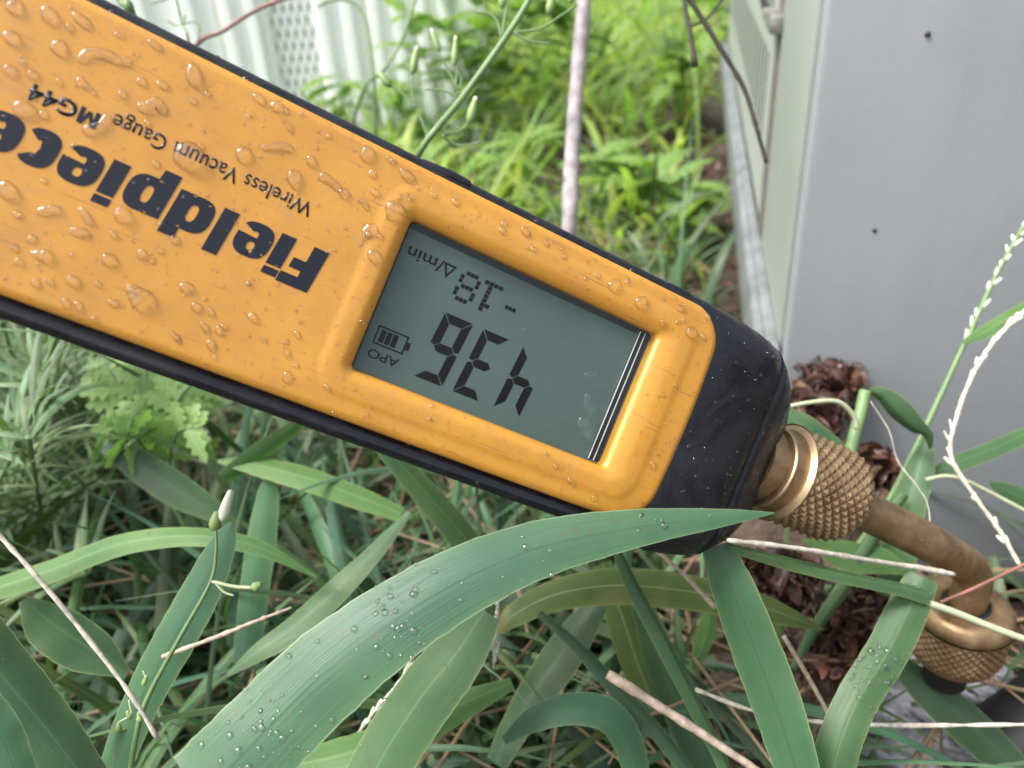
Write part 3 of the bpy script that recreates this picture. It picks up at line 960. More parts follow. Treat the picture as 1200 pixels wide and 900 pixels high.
# water on the plate; sizes in photograph pixels turned into millimetres where they lie
S1 = 'round'
drops = [[(17, 8, 9)], [(57, 17, 10)], [(96, 24, 12, 7, 35)], [(13, 44, 9)], [(69, 56, 10, 9, 40)], [(90, 73, 6), (106, 62, 6.5), (124, 64, 6.5), (140, 71, 6), (156, 70, 5)],
         [(11, 82, 7)], [(38, 87, 6)], [(69, 95, 4)], [(94, 96, 6)], [(103, 102, 4)], [(166, 96, 7, 5, 30)], [(191, 100, 8, 5, 15)], [(160, 124, 6), (172, 126, 7), (184, 121, 7), (195, 136, 5)],
         [(143, 110, 5)], [(227, 89, 9.5, 14, 0)], [(28, 128, 14, 9.5, 8)], [(51, 134, 5)], [(128, 133, 5), (119, 147, 6), (96, 155, 8)], [(182, 53, 9, 5, 40)], [(227, 119, 4)], [(140, 41, 7, 3.5, 15)],
         [(222, 184, 19, 17, 0)], [(285, 181, 9)], [(304, 174, 4), (328, 171, 5.5), (344, 176, 5)], [(364, 188, 6)], [(339, 149, 4, 6, -20)], [(304, 116, 8, 6, 40)], [(324, 124, 7)], [(345, 210, 8, 12, -12)],
         [(374, 204, 7), (388, 213, 5), (398, 222, 6)], [(430, 180, 8, 10, 15)], [(243, 110, 4)], [(294, 133, 3.5)], [(436, 203, 5)], [(477, 206, 10, 7, 35)], [(439, 225, 5)], [(418, 233, 3), (426, 237, 3.5), (431, 247, 3.5)],
         [(462, 247, 11, 13, -25)], [(442, 266, 7), (432, 271, 8), (424, 280, 4), (421, 290, 4.5)], [(438, 300, 8)], [(534, 237, 5)], [(508, 228, 4)], [(616, 272, 5, 7, -30)], [(402, 226, 6)],
         [(9, 223, 10, 12, 0)], [(43, 250, 5), (58, 246, 6), (73, 246, 5)], [(94, 242, 4), (102, 256, 5), (109, 264, 4)], [(80, 271, 4.5), (95, 272, 6), (108, 277, 3)], [(34, 296, 2.5), (48, 299, 7), (60, 303, 10)],
         [(139, 242, 7), (146, 258, 12)], [(150, 333, 6), (157, 342, 9), (170, 355, 18)], [(133, 355, 6.5, 5, 0)], [(85, 329, 7.5)], [(127, 304, 8)], [(166, 298, 5.5, 7, 0)], [(17, 290, 4, 6, -25)], [(22, 307, 5)],
         [(42, 332, 5, 7, -20)], [(59, 331, 4.5)], [(77, 355, 5, 6.5, -20)], [(92, 359, 5, 6.5, -10)], [(133, 275, 4, 6, -40)], [(205, 281, 6, 5, 30)], [(218, 337, 8, 7, 30)], [(230, 360, 5.5, 7, -20)], [(206, 396, 4, 9, -30)],
         [(115, 333, 4)], [(20, 251, 5)], [(247, 366, 4, 5.5, -25)], [(240, 384, 4.5, 8, -25)], [(257, 387, 5, 7, -15)], [(247, 404, 5.5, 7, 0)], [(289, 371, 3), (300, 372, 7.5)], [(292, 333, 4)], [(309, 398, 3, 5, -20)], [(336, 414, 4, 6, -10)],
         [(336, 442, 5.5, 7, 0)], [(348, 392, 4, 5, -30)], [(383, 454, 4, 5, -30)], [(208, 396, 4)], [(252, 419, 3)], [(347, 428, 3)], [(750, 354, 8)], [(810, 390, 8, 7, 40)], [(798, 362, 8, 4, 30)], [(719, 334, 8)], [(765, 545, 4, 5, 0)], [(696, 583, 4)],
         [(667, 562, 3)], [(735, 330, 4)], [(776, 378, 4)], [(640, 285, 3, 6, -25)], [(590, 262, 4)], [(560, 251, 3)], [(700, 322, 4)], [(830, 372, 4)], [(660, 300, 4)], [(625, 292, 3)], [(800, 375, 3)], [(560, 566, 3)], [(480, 520, 3)], [(430, 486, 3)]]
def gl3(px, py):
    x, y = gl_(px, py)
    return x, y
plate_bvh = BVHTree.FromPolygons([v.co.copy() for v in plate.data.vertices], [tuple(p.vertices) for p in plate.data.polygons])
def surf(x, y):
    h = plate_bvh.ray_cast(Vector((x * mm, y * mm, 0.02)), Vector((0, 0, -1)))
    return (h[0], h[1]) if h[0] is not None else (V3(x, y, 0), Vector((0, 0, 1)))
for d in drops:
    pth = []
    x0, y0 = gl_(d[0][0], d[0][1])
    for q in d:
        x, y = gl_(q[0], q[1])
        dd = (on_plane(q[0], q[1], go, gn) - C0).dot(M @ Vector((0, 0, 1)))
        s_ = dd / F_PX
        if len(q) > 3:
            pth.append(((x - x0) * mm, (y - y0) * mm, q[2] * s_, q[3] * s_, -math.radians(q[4]) + math.radians(24)))
        else:
            pth.append(((x - x0) * mm, (y - y0) * mm, q[2] * s_))
    p0, n0 = surf(x0, y0)
    if n0.z < 0:
        n0 = -n0
    u0 = (Vector((1, 0, 0)) - n0 * n0.x).normalized()
    mb = MB()
    dome(mb, p0, n0, u0, pth, 0.58, 28, 8, 0.16)
    mb.build('water_droplet', 'water', gauge)
mb = MB()
cnt = 0
while cnt < 950:
    x, y = rnd.uniform(-140, 48), rnd.uniform(-27.5, 25.5)
    if LX0 - 1 < x < LX1 + 1 and LY0 - 1 < y < LY1 + 1:
        continue
    if y < 0 and rnd.random() < 0.35:
        continue
    p0, n0 = surf(x, y)
    r = min(0.75, 0.10 + rnd.expovariate(7.0)) * mm
    n0 = n0 if n0.z > 0 else -n0
    dome(mb, p0, n0, (Vector((1, 0, 0)) - n0 * n0.x).normalized(), [(0, 0, r, r * rnd.uniform(0.7, 1.3), rnd.uniform(0, 3))], 0.55, 9, 3, 0.15)
    cnt += 1
tag(mb.build('fine_droplets', 'water', gauge), kind='stuff')
mb = MB()
for (px, py, a, b) in ((685, 500, 8, 13), (693, 440, 9, 5), (688, 470, 5, 9), (614, 386, 4, 2)):
    x, y = gl_(px, py, -1.7)
    s_ = 0.19 / F_PX
    dome(mb, V3(x, y, -1.68), Vector((0, 0, 1)), Vector((1, 0, 0)), [(0, 0, a * s_, b * s_, 0.4)], 0.3, 16, 5, 0.2)
    mb.build('water_droplet', 'water', gauge)
    mb = MB()

def scatter_drops(name, src, n, rmin, rmax, accept, parent, seed=1, height=0.6, kind='stuff', mat='water', clump=0.0):
    """tiny domes on the faces of src (its local space) for which accept(centre, normal) holds"""
    r_ = random.Random(seed)
    polys = [p for p in src.data.polygons if accept(p.center, p.normal)]
    if not polys:
        print('no faces for', name); return None
    from mathutils import noise as mnoise
    wts = [p.area * (max(0.02, mnoise.noise(p.center * clump + Vector((seed, 0, 0))) + 0.05) if clump else 1) for p in polys]
    mb = MB()
    vs_ = src.data.vertices
    for p in r_.choices(polys, wts, k=n):
        co = [vs_[i].co for i in p.vertices]
        a, b = r_.random(), r_.random()
        if len(co) == 4:
            pt = co[0].lerp(co[1], a).lerp(co[3].lerp(co[2], a), b)
        else:
            pt = p.center
        nn = p.normal
        r = rmin + (rmax - rmin) * r_.random() ** 3
        dome(mb, pt, nn, nn.orthogonal().normalized(), [(0, 0, r, r * r_.uniform(0.75, 1.2), 0)], height, 9, 3, 0.1)
    o = mb.build(name, mat, parent)
    if kind: o['kind'] = kind
    return o
scatter_drops('fine_droplets', boot, 520, 0.00012, 0.0006, lambda c_, n_: (c_.x > 0.05 and n_.z > 0.2 or (c_.x > 0.07 and n_.z > -0.1)), gauge, 3)
scatter_drops('fine_droplets', boot, 160, 0.00012, 0.0007, lambda c_, n_: c_.y > 0.02 and -0.1 < c_.x < 0.05 and n_.z > -0.1, gauge, 4)

# ------------------------------------------------------------------ brass elbow
brass = tag(empty('brass_elbow'), 'brass elbow fitting with knurled nuts screwed to the tip of the gauge', 'fitting')
GM = gauge.matrix_world.copy()
ax0 = GM @ V3(82.5, -2.0, -17.5)
axd = gx
def lathe(mb, o, d, prof, seg=64):
    u = d.orthogonal().normalized(); v = d.cross(u)
    rows = [[o + d * (s * mm) + (u * math.cos(2 * PI * j / seg) + v * math.sin(2 * PI * j / seg)) * (r * mm) for j in range(seg)] for s, r in prof]
    b = mb.grid(rows, closed=True)
    return b
def knurl(mb, o, d, L, rfun, n_around, rows_, depth, fine=4, twist=1.0):
    """diamond knurling: two crossing sets of V grooves cut into a turned body"""
    u = d.orthogonal().normalized(); v = d.cross(u)
    na, nl = n_around * fine, rows_ * fine
    out_ = []
    tri = lambda t: 1 - abs(2 * (t - math.floor(t)) - 1)
    for i in range(nl + 1):
        s = L * i / nl
        row = []
        for j in range(na):
            p_, q_ = j / fine, i / fine
            h = min(tri((p_ + q_) / 1.0 * 0.5), tri((p_ - q_) / 1.0 * 0.5)) * 2 - 1
            edge = min(1, i / (fine * 0.6), (nl - i) / (fine * 0.6))
            r = rfun(s / L) + depth * (max(-1, min(1, h * 1.1)) * 0.5 - 0.5) * edge
            row.append(o + d * (s * mm) + (u * math.cos(2 * PI * j / na) + v * math.sin(2 * PI * j / na)) * (r * mm))
        out_.append(row)
    mb.grid(out_, closed=True)
m = MB(); lathe(m, ax0, axd, [(0, 9), (0, 10.6), (4.6, 10.6), (5.0, 9.8), (6.0, 9.8)]); auto_sharp(m.build('collar', 'brass', brass), 30)
m = MB(); lathe(m, ax0 + axd * 6 * mm, axd, [(0, 9.5), (0, 11.4), (0.35, 11.8), (1.0, 11.8), (1.3, 11.2), (1.4, 10.6)]); auto_sharp(m.build('bright_ring', 'bright_brass', brass), 30)
m = MB(); lathe(m, ax0 + axd * 7.3 * mm, axd, [(0, 10.6), (0, 11.6), (3.2, 11.6), (3.4, 11.9)]); auto_sharp(m.build('smooth_band', 'brass', brass), 30)
m = MB(); lathe(m, ax0 + axd * 10.5 * mm, axd, [(0, 10), (0, 12.4), (0.9, 13.9), (1.3, 14.0), (1.5, 12.6)]); auto_sharp(m.build('bright_ring', 'bright_brass', brass), 30)
nut_o = ax0 + axd * 11.2 * mm
m = MB()
lathe(m, nut_o, axd, [(0.1, 11.5), (0, 13.2)])
knurl(m, nut_o, axd, 24.3, lambda t: 14.2 - 2.8 * max(0, (t - 0.80) / 0.20) ** 2.2, 50, 16, 0.95)
lathe(m, nut_o + axd * 24.3 * mm, axd, [(0, 10.9 - 0.6), (0.5, 9.8), (0.9, 8.5), (0.6, 5)])
auto_sharp(m.build('knurled_nut', 'brass', brass), 25)
t0 = ax0 + axd * 30 * mm
dn = Vector((0, 0, -1))
e1 = P(1079, 631, 0.2435); e2 = P(1112, 650, 0.2515)
e3 = P(1134, 664, 0.2575)
e4 = P(1140, 680, 0.2600)
top_c = P(1133, 706, 0.2635)
pts = smooth_path([tuple(t0), tuple(e1), tuple(e2), tuple(e3), tuple(e4), tuple(top_c), tuple(top_c + dn * 0.012)], 46)
m = MB(); m.tube([Vector(p) for p in pts], [0.0058] * len(pts), 28); tube_o = m.build('bent_tube', 'brass', brass)
m = MB()
dz_ = top_c
lathe(m, dz_, dn, [(3.0, 6.0), (1.2, 7.0), (0.3, 7.3), (-0.1, 7.8), (-0.1, 11.6), (0.3, 12.8), (1.3, 14.1), (3.0, 15.0), (5.2, 15.4), (5.6, 15.0)], 72)
m.build('shoulder', 'brass', brass)
m = MB()
knurl(m, top_c + dn * 0.0056, dn, 17.6, lambda t: 15.5 - 0.2 * t - 2.2 * max(0, (t - 0.7) / 0.3) ** 2, 66, 12, 0.65)
lathe(m, top_c + dn * 0.0232, dn, [(0, 12.0), (0.4, 9.0), (0.5, 6)])
auto_sharp(m.build('knurled_end_nut', 'brass', brass), 25)
m = MB(); lathe(m, top_c + dn * 0.0225, dn, [(0, 7.0), (14, 7.0), (14.2, 0.1)], 40); auto_sharp(m.build('valve_stem', 'black_plastic', brass), 30)
m = MB(); lathe(m, top_c, dn, [(0.4, 5.6), (0.15, 6.2), (0.2, 6.9), (0.5, 7.3)], 40); m.build('seal_ring', 'black_plastic', brass)
camdir = lambda o: None
scatter_drops('fine_droplets', tube_o, 60, 0.0002, 0.0007, lambda c_, n_: n_.dot((C0 - c_).normalized()) > 0.2, brass, 5)

# ------------------------------------------------------------------ plants
def blade_rows(cent, widths, wdirs, fold=0.18, ns=6, wave=0.0, ph=0.0, nick=0.02):
    rows, uvs = [], []
    L = 0.0
    for i, c_ in enumerate(cent):
        t = (cent[min(i + 1, len(cent) - 1)] - cent[max(0, i - 1)]).normalized()
        wd = wdirs[i]
        nn = wd.cross(t).normalized()
        if i:
            L += (c_ - cent[i - 1]).length
        row, uv = [], []
        nk = 1 + nick * (math.sin(i * 2.7 + ph * 3) + math.sin(i * 4.9 + ph)) * 0.5
        for j in range(ns + 1):
            s = 2 * j / ns - 1
            rip = wave * math.sin(i * 0.55 + ph + s * 1.2) * abs(s)
            row.append(c_ + wd * (s * nk * widths[i] / 2) + nn * (widths[i] / 2 * (fold * abs(s) ** 1.4 + rip)))
            uv.append((0.5 + s / 2, L * 20))
        rows.append(row); uvs.append(uv)
    return rows, uvs

def blade_geo(pts, tilt=0.0, n=34, fold=0.18, ns=6, wave=0.03, taper=True):
    """pts: (px, py, depth, width in photograph pixels); real width follows from the depth"""
    sp = smooth_path(pts, n)
    cent = [P(a, b, d) for a, b, d, w_ in sp]
    wid, wdr = [], []
    for i, (a, b, d, w_) in enumerate(sp):
        t = (cent[min(i + 1, n)] - cent[max(0, i - 1)]).normalized()
        v = (cent[i] - C0).normalized()
        w0 = t.cross(v).normalized()
        n0 = w0.cross(t).normalized()
        tl = tilt if not isinstance(tilt, (tuple, list)) else tilt[0] + (tilt[1] - tilt[0]) * i / n
        tl = math.radians(tl)
        wdr.append(w0 * math.cos(tl) + n0 * math.sin(tl))
        wid.append(max(0.0002, w_ * d / F_PX / max(0.3, math.cos(tl))))
    return blade_rows(cent, wid, wdr, fold, ns, wave, rnd.uniform(0, 6))

BLADE_GROUP = 'broad grass blades around the gauge'
def grass_blade(label, pts, mat='blade_mid', tilt=0.0, fold=0.18, wave=0.03, drops_=0, rmax=0.0007, seed=1, name='grass_blade', cat='grass blade', group=BLADE_GROUP, n=34):
    r_, u_ = blade_geo(pts, tilt, n, fold, 8, wave)
    m = MB(); m.grid(r_, u_)
    o = m.build(name, mat)
    tag(o, label, cat, group)
    if drops_:
        o.data.update()
        sgn = lambda c_, n_: n_.dot((C0 - c_).normalized()) > 0.05
        flip = lambda c_, n_: True
        pos = [p for p in o.data.polygons if sgn(p.center, p.normal)]
        if len(pos) < len(o.data.polygons) / 2:       # blade's front faces the other way: turn it over
            o.data.flip_normals()
        scatter_drops('fine_droplets', o, drops_, 0.0001, rmax, sgn, o, seed, clump=60.0)
    return o

def stem_obj(name, label, cat, pts, mat, r_px, n=30, group=None, extra=None, knots=0.0):
    """a round stalk through (px, py, depth); r_px = radius in photograph pixels, or a (first, last) pair"""
    sp = smooth_path(pts, n)
    cs = [P(*q) for q in sp]
    r0, r1 = (r_px if isinstance(r_px, tuple) else (r_px, r_px))
    rad = []
    for i, q in enumerate(sp):
        r = (r0 + (r1 - r0) * i / n) * q[2] / F_PX
        if knots:
            r *= 1 + knots * (rnd.random() - 0.3) + (0.5 if i % 9 == 4 else 0) * knots
        rad.append(r)
    m = MB(); m.tube(cs, rad, 9)
    if extra is None:
        return tag(m.build(name, mat), label, cat, group)
    root = tag(empty(name, cs[0]), label, cat, group)
    def shift(mb):
        mb.v = [v - cs[0] for v in mb.v]
        return mb
    shift(m).build('stalk', mat, root)
    extra(root, shift)
    return root

# --- blades that can be picked out one by one: in front of the gauge and under it
grass_blade('very broad wet blue-green grass blade arching across the front of the gauge', [(235, 935, 0.163, 118), (300, 868, 0.166, 112), (385, 785, 0.170, 106), (500, 702, 0.174, 88), (620, 646, 0.178, 69), (740, 619, 0.181, 46), (850, 606, 0.184, 20), (908, 601, 0.186, 1.5)],
            'blade_blue', 12, 0.14, 0.02, 260, 0.0009, 11, n=60)
grass_blade('broad upright blue-green blade hanging below the black boot', [(838, 640, 0.215, 34), (858, 690, 0.213, 50), (884, 760, 0.212, 57), (910, 830, 0.211, 58), (932, 900, 0.21, 52), (945, 950, 0.21, 46)], 'blade_blue', -14, 0.2, 0.02, 14, 0.0005, 12)
grass_blade('arched olive green blade with tan tip below the boot', [(585, 742, 0.262, 6), (600, 722, 0.26, 26), (650, 697, 0.26, 36), (720, 686, 0.262, 42), (800, 692, 0.266, 42), (880, 708, 0.27, 34), (930, 724, 0.275, 20), (965, 738, 0.28, 2)], 'blade_tan_tip', 18, 0.15, 0.02, 10, 0.0004, 13)
grass_blade('folded wet blade with sharp crease beside the brass end nut', [(1082, 676, 0.232, 34), (1066, 712, 0.230, 44), (1040, 765, 0.226, 46), (1006, 820, 0.222, 46), (985, 870, 0.219, 48), (970, 930, 0.217, 50)], 'blade_mid', 8, 0.3, 0.03, 170, 0.0011, 14)
grass_blade('thin rolled green blade stretched from the boot to the end nut', [(855, 640, 0.212, 10), (920, 657, 0.217, 15), (990, 674, 0.222, 15), (1050, 687, 0.227, 15), (1090, 697, 0.23, 18)], 'blade_mid', 35, 0.5, 0.0, 24, 0.0004, 15)
grass_blade('narrow blade with pale midrib sloping down beneath the boot', [(722, 640, 0.232, 10), (745, 690, 0.232, 17), (775, 745, 0.231, 19), (808, 810, 0.23, 18), (838, 870, 0.229, 16), (860, 920, 0.228, 14)], 'blade_mid', 30, 0.55, 0.02, 26, 0.0004, 16)
grass_blade('dark narrow blade running into the pale dry stalk at bottom', [(632, 718, 0.255, 8), (680, 760, 0.25, 15), (730, 815, 0.246, 18), (775, 862, 0.244, 18), (815, 915, 0.242, 16)], 'blade_dark', 25, 0.4, 0.02)
grass_blade('wide pale green blade slanting down from beneath the broadest blade', [(568, 715, 0.215, 40), (535, 765, 0.214, 64), (495, 815, 0.213, 72), (455, 875, 0.212, 72), (425, 930, 0.21, 70)], 'blade_mid', -22, 0.2, 0.02, 8, 0.0004, 17)
grass_blade('grey-green blade leaning left behind the arched blade', [(700, 705, 0.275, 26), (665, 755, 0.272, 44), (630, 805, 0.27, 44), (598, 858, 0.268, 34), (580, 895, 0.266, 26)], 'blade_dark', -25, 0.25, 0.02)
grass_blade('short blade bent over in a hook at the bottom edge', [(590, 868, 0.238, 10), (625, 842, 0.236, 28), (670, 829, 0.236, 36), (712, 836, 0.236, 38), (736, 866, 0.236, 36), (750, 915, 0.236, 30)], 'blade_blue', 20, 0.2, 0.02)
grass_blade('dark wide blade standing behind the narrow pale-ribbed one', [(752, 712, 0.285, 26), (772, 770, 0.283, 40), (798, 835, 0.281, 44), (825, 900, 0.28, 40), (838, 940, 0.28, 36)], 'blade_dark', -20, 0.25, 0.02)
grass_blade('olive blade hanging straight down behind the arched blade', [(706, 660, 0.29, 22), (728, 720, 0.288, 36), (748, 780, 0.286, 36), (762, 815, 0.285, 24), (768, 838, 0.285, 4)], 'blade_tan_tip', 20, 0.2, 0.02)
grass_blade('dark glossy blade reaching under the brass end nut to the corner', [(1040, 765, 0.285, 14), (1080, 800, 0.283, 36), (1125, 838, 0.281, 46), (1170, 880, 0.28, 44), (1215, 930, 0.278, 38)], 'blade_dark', 22, 0.3, 0.02, 26, 0.0005, 18)
grass_blade('bright yellow-green leaf tip standing between the two dark blades', [(832, 715, 0.30, 14), (828, 740, 0.30, 22), (820, 765, 0.30, 18), (812, 785, 0.30, 3)], 'blade_bright', 10)
grass_blade('green blade emerging from under the gauge near its middle', [(436, 508, 0.25, 16), (470, 545, 0.248, 26), (510, 590, 0.246, 32), (545, 632, 0.245, 34), (575, 680, 0.245, 30)], 'blade_mid', 18, 0.25)
grass_blade('narrow green blade crossing behind the upper edge of the broadest blade', [(480, 600, 0.27, 6), (440, 645, 0.268, 20), (395, 690, 0.265, 28), (345, 735, 0.262, 30), (300, 765, 0.26, 20), (265, 792, 0.26, 3)], 'blade_mid', -30, 0.2)
grass_blade('long thin arching blade crossing behind the budding stem', [(-20, 694, 0.262, 26), (60, 668, 0.26, 26), (143, 637, 0.258, 25), (225, 628, 0.256, 22), (300, 640, 0.256, 18), (372, 676, 0.257, 3)], 'blade_bright', 28, 0.2, 0.02)
grass_blade('bright green blade lying flat below the middle of the gauge', [(255, 540, 0.30, 4), (300, 545, 0.30, 22), (360, 560, 0.298, 28), (420, 582, 0.296, 26), (470, 602, 0.295, 18)], 'blade_bright', 30, 0.2)
grass_blade('dark spotted broad blade in the lower left corner', [(-40, 735, 0.185, 70), (5, 795, 0.184, 74), (55, 855, 0.183, 66), (105, 920, 0.182, 50)], 'blade_dark', 15, 0.2, 0.03, 90, 0.0003, 19)
grass_blade('grey-green blade slanting behind the budding stem', [(272, 612, 0.222, 3), (262, 634, 0.222, 28), (235, 690, 0.221, 44), (205, 745, 0.22, 48), (172, 805, 0.22, 44), (140, 880, 0.22, 38), (118, 960, 0.22, 32)], 'blade_blue', -24, 0.2, 0.02, 16, 0.0004, 20)
grass_blade('upright bluish blade rising behind the two white buds', [(316, 556, 0.30, 6), (313, 578, 0.30, 24), (306, 625, 0.298, 33), (298, 680, 0.296, 34), (286, 780, 0.295, 30)], 'blade_blue', -22, 0.25)
grass_blade('pale blade slanting down just under the gauge beside the fern', [(372, 482, 0.30, 8), (335, 510, 0.30, 18), (300, 535, 0.30, 22), (262, 562, 0.30, 16)], 'blade_mid', 35, 0.3)
grass_blade('dark blade running down from the fern', [(128, 518, 0.32, 26), (165, 545, 0.318, 36), (210, 575, 0.316, 38), (255, 602, 0.315, 22), (280, 622, 0.315, 5)], 'blade_dark', 15, 0.2)
grass_blade('green blade cut by the lower left corner of the picture', [(-30, 820, 0.165, 44), (0, 860, 0.165, 44), (22, 915, 0.165, 40)], 'blade_blue', -10, 0.2)
grass_blade('short dark leaf half hidden under the white dry stalk', [(28, 702, 0.25, 12), (60, 730, 0.25, 52), (105, 760, 0.25, 52), (150, 790, 0.25, 10)], 'blade_dark', 25, 0.2)
grass_blade('green blade standing up behind the knurled brass nut', [(915, 478, 0.275, 10), (940, 500, 0.272, 32), (970, 525, 0.27, 34), (1005, 560, 0.27, 26)], 'blade_mid', 10, 0.2)
grass_blade('upright blade with pale streaks behind the brass tube', [(1088, 512, 0.30, 8), (1078, 545, 0.298, 30), (1064, 590, 0.296, 36), (1052, 640, 0.295, 40), (1045, 700, 0.295, 38)], 'blade_mid', -15, 0.3)
grass_blade('blade pointing right in front of the grey panel', [(1082, 560, 0.30, 12), (1125, 541, 0.302, 20), (1170, 523, 0.304, 20), (1215, 502, 0.306, 18)], 'blade_mid', 25, 0.25)
grass_blade('small leaf on the flowering stalk against the grey panel', [(1128, 402, 0.305, 4), (1155, 388, 0.306, 16), (1185, 370, 0.307, 16), (1215, 352, 0.308, 14)], 'blade_bright', 20, 0.25)
grass_blade('curled dark green leaf hanging from the snapped stem', [(1018, 458, 0.287, 6), (1034, 464, 0.286, 18), (1052, 482, 0.285, 26), (1072, 500, 0.285, 20), (1086, 510, 0.286, 12), (1090, 526, 0.288, 4)], 'blade_dark', -20, 0.6)
grass_blade('small leaf entering at the right edge below the dry seed spike', [(1160, 566, 0.30, 4), (1180, 575, 0.30, 18), (1215, 590, 0.30, 24)], 'blade_mid', 10, 0.2)
grass_blade('blade behind the brass tube between the dead leaves', [(940, 632, 0.29, 2), (990, 650, 0.29, 34), (1030, 655, 0.29, 32), (1055, 664, 0.29, 18), (1075, 672, 0.29, 2)], 'blade_bright', 20, 0.2)
grass_blade('green stem-like blade passing below the knurled brass nut', [(1062, 580, 0.292, 10), (1030, 625, 0.29, 14), (990, 690, 0.288, 16), (955, 740, 0.286, 12), (930, 785, 0.286, 8)], 'blade_mid', 30, 0.5)
grass_blade('light green blade lying at the bottom under the broadest blade', [(330, 900, 0.225, 34), (400, 885, 0.225, 44), (470, 862, 0.227, 44), (530, 830, 0.23, 36), (600, 800, 0.234, 14)], 'blade_bright', 30, 0.2)
grass_blade('narrow blade crossing the gap left of the wide pale blade', [(300, 790, 0.25, 8), (350, 770, 0.25, 20), (420, 742, 0.252, 22), (470, 730, 0.254, 10)], 'blade_mid', 30, 0.3)

# --- stalks and twigs
stem_obj('dry_stalk', 'white dry grass stalk slanting across the lower left', 'stalk', [(-15, 612, 0.185), (40, 672, 0.186), (95, 738, 0.188), (152, 812, 0.19), (185, 866, 0.192)], 'white_stem', (2.6, 2.4), knots=0.5)
stem_obj('dry_twig', 'short pale broken twig lying below the budding stem', 'twig', [(190, 770, 0.215), (250, 748, 0.216), (300, 728, 0.217), (342, 712, 0.218)], 'dry_stem', (2.8, 1.6), knots=0.5)
stem_obj('dry_stalk', 'thick pinkish dry stalk running to the bottom edge below the boot', 'stalk', [(712, 790, 0.225), (760, 820, 0.223), (815, 855, 0.221), (880, 898, 0.22), (905, 915, 0.22)], 'dry_stem', (6.0, 3.6), knots=0.25)
stem_obj('dry_stalk', 'thin white dry stalk stretched from the boot over the brass tube', 'stalk', [(852, 633, 0.205), (930, 642, 0.214), (1010, 655, 0.226), (1080, 666, 0.236), (1118, 673, 0.24)], 'white_stem', (2.6, 3.0), knots=0.5)
stem_obj('dry_stalk', 'long pale stalk lying level along the lower right', 'stalk', [(815, 808, 0.25), (880, 832, 0.248), (960, 846, 0.245), (1060, 850, 0.243), (1215, 849, 0.24)], 'white_stem', (1.7, 2.0), knots=0.9)
stem_obj('pale_stem', 'pale green stem leaving the folded blade towards the right edge', 'stem', [(1086, 706, 0.231), (1120, 718, 0.232), (1165, 736, 0.233), (1215, 754, 0.234)], 'pale_stem', (4.5, 4))
stem_obj('brown_twig', 'thin brown twig meeting the end nut from the right edge', 'twig', [(1102, 706, 0.24), (1140, 690, 0.242), (1195, 664, 0.244), (1220, 652, 0.245)], 'twig_red', (2.0, 2.2))
stem_obj('pale_stem', 'thin pale stem bowing in front of the grey panel to the right', 'stem', [(1085, 562, 0.292), (1110, 558, 0.292), (1140, 567, 0.292), (1215, 606, 0.293)], 'pale_stem', (2.2, 2.4))
stem_obj('pale_stem', 'pale arched stem over the dead leaves beside the boot', 'stem', [(920, 477, 0.262), (955, 471, 0.262), (982, 471, 0.264), (1000, 487, 0.266), (1004, 502, 0.267)], 'pale_stem', (2.6, 3.2))
stem_obj('snapped_stem', 'snapped green stem with ragged top between boot and panel', 'stem', [(1014, 458, 0.287), (1008, 485, 0.286), (1000, 515, 0.285), (990, 560, 0.284)], 'green_stem', (7.0, 7.5))
stem_obj('plant_fibre', 'hair-thin white fibre curling above the brass tube', 'fibre', [(1020, 470, 0.275), (1042, 505, 0.272), (1052, 540, 0.27), (1075, 570, 0.262), (1088, 595, 0.255), (1090, 640, 0.25)], 'white_stem', (0.5, 0.5), n=40)
stem_obj('dry_stalk', 'pale straw leaning down from the boot through the green blades', 'stalk', [(768, 645, 0.25), (800, 672, 0.25), (838, 712, 0.25)], 'dry_stem', (2.2, 3.0))
stem_obj('dry_stalk', 'straw standing left of the folded blade', 'stalk', [(918, 745, 0.26), (945, 790, 0.258), (975, 845, 0.256), (985, 870, 0.256)], 'dry_stem', (2.8, 2.4))
stem_obj('grey_stick', 'upright grey dead stick behind the gauge', 'stick', [(687, -40, 0.47), (683, 20, 0.47), (676, 100, 0.47), (670, 190, 0.468), (666, 290, 0.466), (661, 400, 0.53), (656, 480, 0.62)], 'twig_grey', (8.2, 9.2), knots=0.18, n=60)

def dark_twig_extra(root, shift):
    for pts, r in (([(800, -20, 0.335), (803, 10, 0.335), (808, 32, 0.335), (815, 78, 0.336)], 2.8), ([(809, 31, 0.335), (828, 22, 0.337), (848, -4, 0.339)], 1.6)):
        m = MB(); sp = smooth_path(pts, 14)
        m.tube([P(*q) for q in sp], [r * q[2] / F_PX * (1.4 if i > 12 else 1) for i, q in enumerate(sp)], 8)
        shift(m).build('side_twig', 'twig_dark', root)
stem_obj('dark_twig', 'forked dark twig hanging in front of the slotted side', 'twig', [(800, -14, 0.335), (842, 53, 0.337), (871, 102, 0.339), (885, 145, 0.34), (898, 191, 0.342)], 'twig_dark', (3.0, 2.4), extra=dark_twig_extra, knots=0.2)
stem_obj('red_twig', 'thin reddish stalk rising above the upper edge of the gauge', 'stalk', [(150, 390, 0.82), (185, 190, 0.58), (225, 62, 0.44), (262, 36, 0.42), (300, 12, 0.42), (330, 0, 0.42), (350, -6, 0.42)], 'twig_red', (2.8, 2.0))
stem_obj('green_stem', 'thin arched green stem in front of the white fence', 'stem', [(372, 8, 0.5), (385, 2, 0.5), (403, 0, 0.5), (422, 10, 0.5), (432, 40, 0.5), (438, 90, 0.5), (440, 170, 0.52), (436, 320, 0.62), (432, 440, 0.70)], 'green_stem', (1.6, 2.0))
